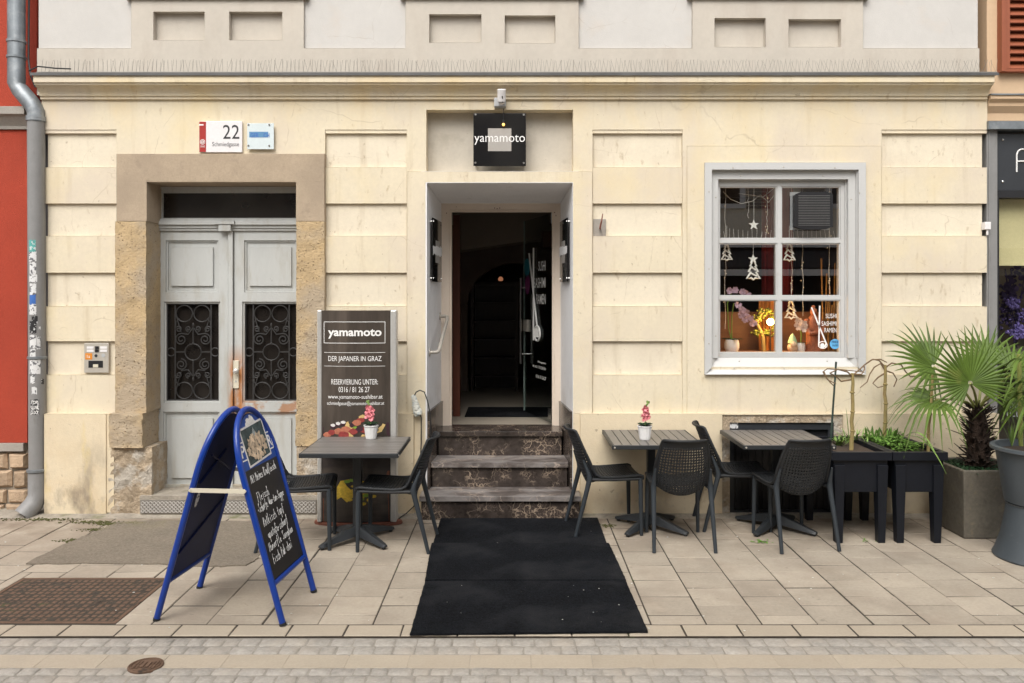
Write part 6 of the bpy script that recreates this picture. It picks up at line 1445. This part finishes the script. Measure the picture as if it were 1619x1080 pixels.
stemplant(1347, 712, (1348, 590), 'yellowish bamboo stem wound with a dry vine in the planter by the table', vine=[
    [(1348, 596, 0), (1340, 588, -.02), (1325, 584, -.03), (1308, 583, 0), (1301, 588, .02), (1308, 600, .02), (1322, 607, 0)], [(1348, 594, 0), (1357, 586, 0), (1367, 577, .02), (1378, 569, 0), (1392, 568, -.02), (1402, 573, 0)],
    [(1347, 600, 0), (1330, 603, .03), (1322, 595, .02), (1312, 590, 0), (1325, 584, -.03), (1345, 586, 0), (1362, 588, 0)], [(1350, 592, 0), (1362, 592, -.02), (1367, 584, 0), (1366, 577, .02)], [(1302, 587, .01), (1306, 596, 0), (1312, 604, 0), (1318, 610, 0)]])
stemplant(1400, 699, (1399, 577), 'brown stem with bent dry tendrils at the back of the herb planter', vine=[
    [(1399, 585, 0), (1392, 575, 0), (1382, 581, .0), (1375, 592, 0), (1371, 604, 0), (1360, 613, 0)], [(1399, 582, 0), (1410, 574, 0), (1425, 577, -.02), (1432, 588, 0), (1440, 596, -.02), (1455, 594, 0), (1470, 596, 0)],
    [(1399, 590, 0), (1388, 597, .02), (1380, 606, 0), (1388, 613, 0), (1398, 610, .02)], [(1400, 586, 0), (1412, 590, 0), (1418, 600, 0), (1413, 612, 0)], [(1399, 580, 0), (1390, 570, 0), (1380, 568, 0), (1372, 574, 0)]])
stemplant(1467, 717, (1474.5, 593), 'pale leaning cane at the front of the herb planter', r=.0125)
b = MB(); o = at(1313, 705, zs); b.tube([o, P(1322, 572, o.y)], .0085, 8); solo('plant_stake', b, 'stake_green', 'thin dark green plant stake leaning in the planter by the table', 'stake', o)
b = MB()
for px, py, n, L, wd in ((1327, 705, 26, .16, .016), (1340, 700, 16, .20, .010), (1356, 700, 18, .20, .010), (1370, 706, 10, .14, .010)):
    o = at(px, py, zs)
    for k in range(n): a = random.uniform(0, 6.28); bladeleaf(b, o + Vector((random.gauss(0, .02), random.gauss(0, .02), 0)), (math.cos(a) * .6, math.sin(a) * .6, random.uniform(.5, 1.3)), L * random.uniform(.6, 1.2), wd, .4, 5)
for k in range(7): bladeleaf(b, at(random.uniform(1322, 1385), random.uniform(698, 708), zs), (random.uniform(-.3, .6), random.uniform(-.3, .1), 1), random.uniform(.28, .46), .008, .22, 7)
solo('grass_tuft', b, 'leaf_grass', 'bright green spiky grass tufts growing in the planter by the table', 'grass', at(1340, 702, zs))
b = MB()
for k in range(1500):
    o = Vector((random.uniform(X(1413, -.8) + .04, X(1496, -.86) - .06), random.uniform(-.70, -.16), zs + random.uniform(.0, .05)))
    if o.y < -.55 and random.random() < .4: continue
    o.z += .03 * math.sin(o.x * 17) * math.cos(o.y * 13) + .015
    a = random.uniform(0, 6.28); bladeleaf(b, o, (math.cos(a), math.sin(a), random.uniform(.1, .9)), random.uniform(.022, .040), random.uniform(.014, .024), .3, 2)
for k in range(46): 
    o = Vector((random.uniform(X(1413, -.8) + .04, X(1470, -.8)), random.uniform(-.4, -.15), zs + .03)); bladeleaf(b, o, (random.uniform(-.4, .4), random.uniform(-.4, .4), 1), random.uniform(.06, .14), .02, .2, 3)
solo('herbs', b, 'leaf_green', 'low mat of small green herb leaves filling the planter beside the palm', 'herbs', (X(1455, -.5), -.5, zs), kind='stuff')
b = MB(); o = at(1437, 690, zs + .02); bladeleaf(b, P(1432, 690, -.72), (.25, -.5, .55), .36, .028, .95, 8); bladeleaf(b, P(1434, 690, -.74), (.35, -.55, .3), .34, .022, 1.1, 8); solo('long_leaf', b, 'leaf_grass', 'pair of long yellow green leaves drooping over the rim of the herb planter', 'leaf', o)
# palm
pc = thing('concrete_planter', 'square brown grey cast concrete planter under the fan palm', 'planter', (X(1523, -.745) + .265, -.48, 0))
x0, x1, y0, y1, zt = X(1523.5, -.745), X(1523.5, -.745) + .53, -.745, -.215, .53
b = MB(); w_ = .03; tp = .012
O0 = [(x0 + tp, y0 + tp), (x1 - tp, y0 + tp), (x1 - tp, y1 - tp), (x0 + tp, y1 - tp)]; O1 = [(x0, y0), (x1, y0), (x1, y1), (x0, y1)]; I1 = [(x0 + w_, y0 + w_), (x1 - w_, y0 + w_), (x1 - w_, y1 - w_), (x0 + w_, y1 - w_)]
b.add([(*p, 0) for p in O0] + [(*p, zt) for p in O1] + [(*p, zt) for p in I1] + [(*p, zt - .06) for p in I1], [(3, 2, 1, 0)] + [(k, (k + 1) % 4, 4 + (k + 1) % 4, 4 + k) for k in range(4)] + [(4 + k, 4 + (k + 1) % 4, 8 + (k + 1) % 4, 8 + k) for k in range(4)] + [(8 + k, 8 + (k + 1) % 4, 12 + (k + 1) % 4, 12 + k) for k in range(4)])
part('pot', b, 'cast_concrete', pc, bevel=.010)
b = MB(); b.box(x0 + w_, x1 - w_, y0 + w_, y1 - w_, zt - .05, zt - .025); part('soil', b, 'soil', pc)
b = MB()
for k in range(900):
    o = Vector((random.uniform(x0 + .03, x1 - .03), random.uniform(y0 + .03, y1 - .03), zt - .025)); a = random.uniform(0, 6.28); bladeleaf(b, o, (math.cos(a), math.sin(a), random.uniform(.4, 1.4)), random.uniform(.04, .085), .012, .5, 3)
solo('ground_ivy', b, 'leaf_dark', 'dense dark green ground cover around the palm trunk', 'ground cover', ((x0 + x1) / 2, (y0 + y1) / 2, zt), kind='stuff')
Yp = -.50; tb0 = P(1547, 752, Yp); tb0.z = zt - .03; tt = P(1546, 640, Yp)
pa = thing('fan_palm', 'fan palm with shaggy dark trunk and broad pleated leaves in the concrete planter', 'palm', tb0)
b = MB(); n = 14; rs_ = [.066, .074, .080, .083, .085, .085, .083, .080, .077, .073, .068, .060, .05, .04, .03]
b.tube([tb0.lerp(tt, i / n) for i in range(n + 1)], rs_, 12)
for k in range(210):
    t_ = random.uniform(.0, .97); a = random.uniform(0, 6.28); c = tb0.lerp(tt, t_); r0 = .073 * (1 - .25 * t_ * t_); d = Vector((math.cos(a), math.sin(a), random.uniform(.3, 1.3)))
    st = c + Vector((math.cos(a) * r0, math.sin(a) * r0, 0)); L_ = random.uniform(.05, .11) * (1.9 if random.random() < .10 else 1); s = Vector((-math.sin(a), math.cos(a), 0)) * random.uniform(.008, .018)
    e = st + d.normalized() * L_ + Vector((random.uniform(-.01, .01), 0, random.uniform(-.03, .01)))
    b.add([st - s, st + s, e + s * .35, e - s * .35, st + Vector((0, 0, .012)), e + Vector((0, 0, .004))], [(0, 1, 4), (0, 3, 2, 1), (1, 2, 5, 4), (0, 4, 5, 3), (3, 5, 2)])
for k in range(500):
    t_ = random.uniform(.0, 1); a = random.uniform(0, 6.28); c = tb0.lerp(tt, t_); st = c + Vector((math.cos(a), math.sin(a), 0)) * .076 * (1 - .3 * t_ * t_); e = st + Vector((math.cos(a) * .02 + random.gauss(0, .012), math.sin(a) * .02, random.gauss(.0, .03))); b.add([st, st + Vector((.003, 0, .003)), e], [(0, 1, 2)])
part('trunk', b, 'palm_trunk', pa)
def fan(c, mid, nrm, rad, spread=300, n=38, droop=.25, stalk=None, jit=.06, fold=.0, name='leaf'):
    c = Vector(c); mid = Vector(mid).normalized(); nrm = Vector(nrm).normalized(); mid = (mid - nrm * mid.dot(nrm)).normalized(); sd = nrm.cross(mid)
    b = MB()
    for i in range(n):
        a = R(-spread / 2 + spread * i / (n - 1)); dl = R(spread / (n - 1)) * .5
        L = rad * (1.0 - .22 * (abs(a) / R(spread / 2)) ** 2) * random.uniform(1 - jit, 1 + jit); d = mid * math.cos(a) + sd * math.sin(a); u = -mid * math.sin(a) + sd * math.cos(a)
        cone = .28 - .1 * abs(a) / R(spread / 2); d = (d + nrm * cone).normalized()
        secs = (.04, .25, .45, .62, .80, .92, 1.0); wf_ = (1, 1, .92, .60, .36, .18, .03); vs = []; dr = droop * random.uniform(.5, 1.5)
        for s_, wv in zip(secs, wf_):
            wmax = math.tan(dl) * min(s_, .47) * L
            p = c + d * (L * s_) - Vector((0, 0, 1)) * dr * L * max(0, s_ - .35) ** 2 * 1.6 ; wq = wmax * wv * 1.04; fd = wq * .55
            vs += [p - u * wq, p + nrm * (fd), p + u * wq]
        fs = []
        for k in range(len(secs) - 1):
            for q in range(2): fs.append((k * 3 + q, k * 3 + q + 1, k * 3 + 4 + q, k * 3 + 3 + q))
        b.add(vs, fs)
    lf = part(name, b, 'palm_leaf', pa)
    if stalk is not None:
        b = MB(); a0 = Vector(stalk); m_ = a0.lerp(c, .5) + Vector((0, 0, .05)); b.tube([a0, a0.lerp(m_, .5) + Vector((0, 0, .02)), m_, m_.lerp(c, .6), c], [.012, .010, .009, .008, .009], 7); part('stalk', b, 'palm_stalk', lf)
top_ = tt - Vector((0, 0, .05))
fan(P(1534, 606, -.72), (-.15, 0, .97), (-.10, -.95, .28), .46, 280, 36, .08, top_)
fan(P(1476, 580, -.42), (-.75, -.1, .45), (.12, -.80, .58), .48, 200, 22, .22, top_)
fan(P(1480, 632, -.66), (-.9, -.25, -.15), (-.25, -.45, .85), .40, 190, 20, .85, top_)
fan(P(1602, 590, -.62), (.75, -.2, .35), (.0, -.70, .70), .42, 220, 24, .30, top_)
fan(P(1588, 625, -.70), (.75, -.4, -.25), (.25, -.75, .60), .30, 180, 18, .7, top_)
fan(P(1560, 575, -.30), (.15, .3, .95), (.1, -.80, .55), .42, 160, 16, .15, top_)
# round planter at the right edge
rcn = Vector((X(1648, -1.19), -1.19, 0)); rp_ = thing('round_planter', 'big grey waisted round plastic planter cut off at the right edge', 'planter', rcn)
b = MB(); b.lathe([(.312, 0), (.315, .012), (.300, .04), (.262, .16), (.236, .30), (.226, .378), (.231, .383), (.233, .392)], rcn, 48); part('foot', b, 'grey_planter', rp_, smooth=True)
b = MB(); b.lathe([(.226, .393), (.238, .40), (.262, .55), (.288, .72), (.296, .765), (.325, .770), (.330, .776), (.328, .795), (.318, .800), (.296, .798), (.285, .74)], rcn, 48); part('bowl', b, 'grey_planter', rp_, smooth=True)
b = MB(); b.lathe([(.0, .735), (.288, .742), (.288, .75), (0, .752)], rcn, 32); part('soil', b, 'soil', rp_)
cp = thing('cane_plant', 'yellow caned plant with long drooping dark leaves at the right edge', 'plant', rcn + Vector((0, 0, .75)))
b = MB()
for px, tx, ty in ((1614, 1611, 560), (1640, 1632, 520), (1655, 1665, 540)): o = at(px, 705, .75); b.tube([o, P(px - 1, 640, o.y), P(tx, ty, o.y)], .016, 8)
parts('cane', b, 'palm_stalk', cp, smooth=True)
b = MB()
for k in range(46):
    px = random.uniform(1612, 1668); py = random.uniform(545, 640); o = P(px, py, -1.15 + random.uniform(-.15, .2)); a = random.uniform(0, 6.28); bladeleaf(b, o, (math.cos(a), math.sin(a) * .6, random.uniform(-.3, .6)), random.uniform(.22, .40), .024, random.uniform(.5, 1.2), 7)
part('leaf', b, 'palm_leaf', cp)
b = MB(); o = at(1600, 706, .752)
for k in range(10): bladeleaf(b, o, (random.uniform(-.4, .4), random.uniform(-.3, .3), 1), random.uniform(.10, .28), .01, .15, 5)
solo('grass_tuft', b, 'leaf_grass', 'few thin grass blades at the rim of the round planter', 'grass', o)
# weeds between the slabs
for px, py, n, lab in ((1204, 857, 26, 'small green weed growing in a paving joint below the rightmost table'), (1372, 855, 8, 'tiny green weed in a paving joint in front of the black planters')):
    o = G(px, py); b = MB()
    for k in range(n): a = random.uniform(0, 6.28); bladeleaf(b, o + Vector((random.gauss(0, .035), random.gauss(0, .02), .001)), (math.cos(a), math.sin(a), random.uniform(.1, .8)), random.uniform(.02, .045), .015, .3, 3)
    solo('weed', b, 'leaf_green', lab, 'weed', o, group='weeds in the paving joints')
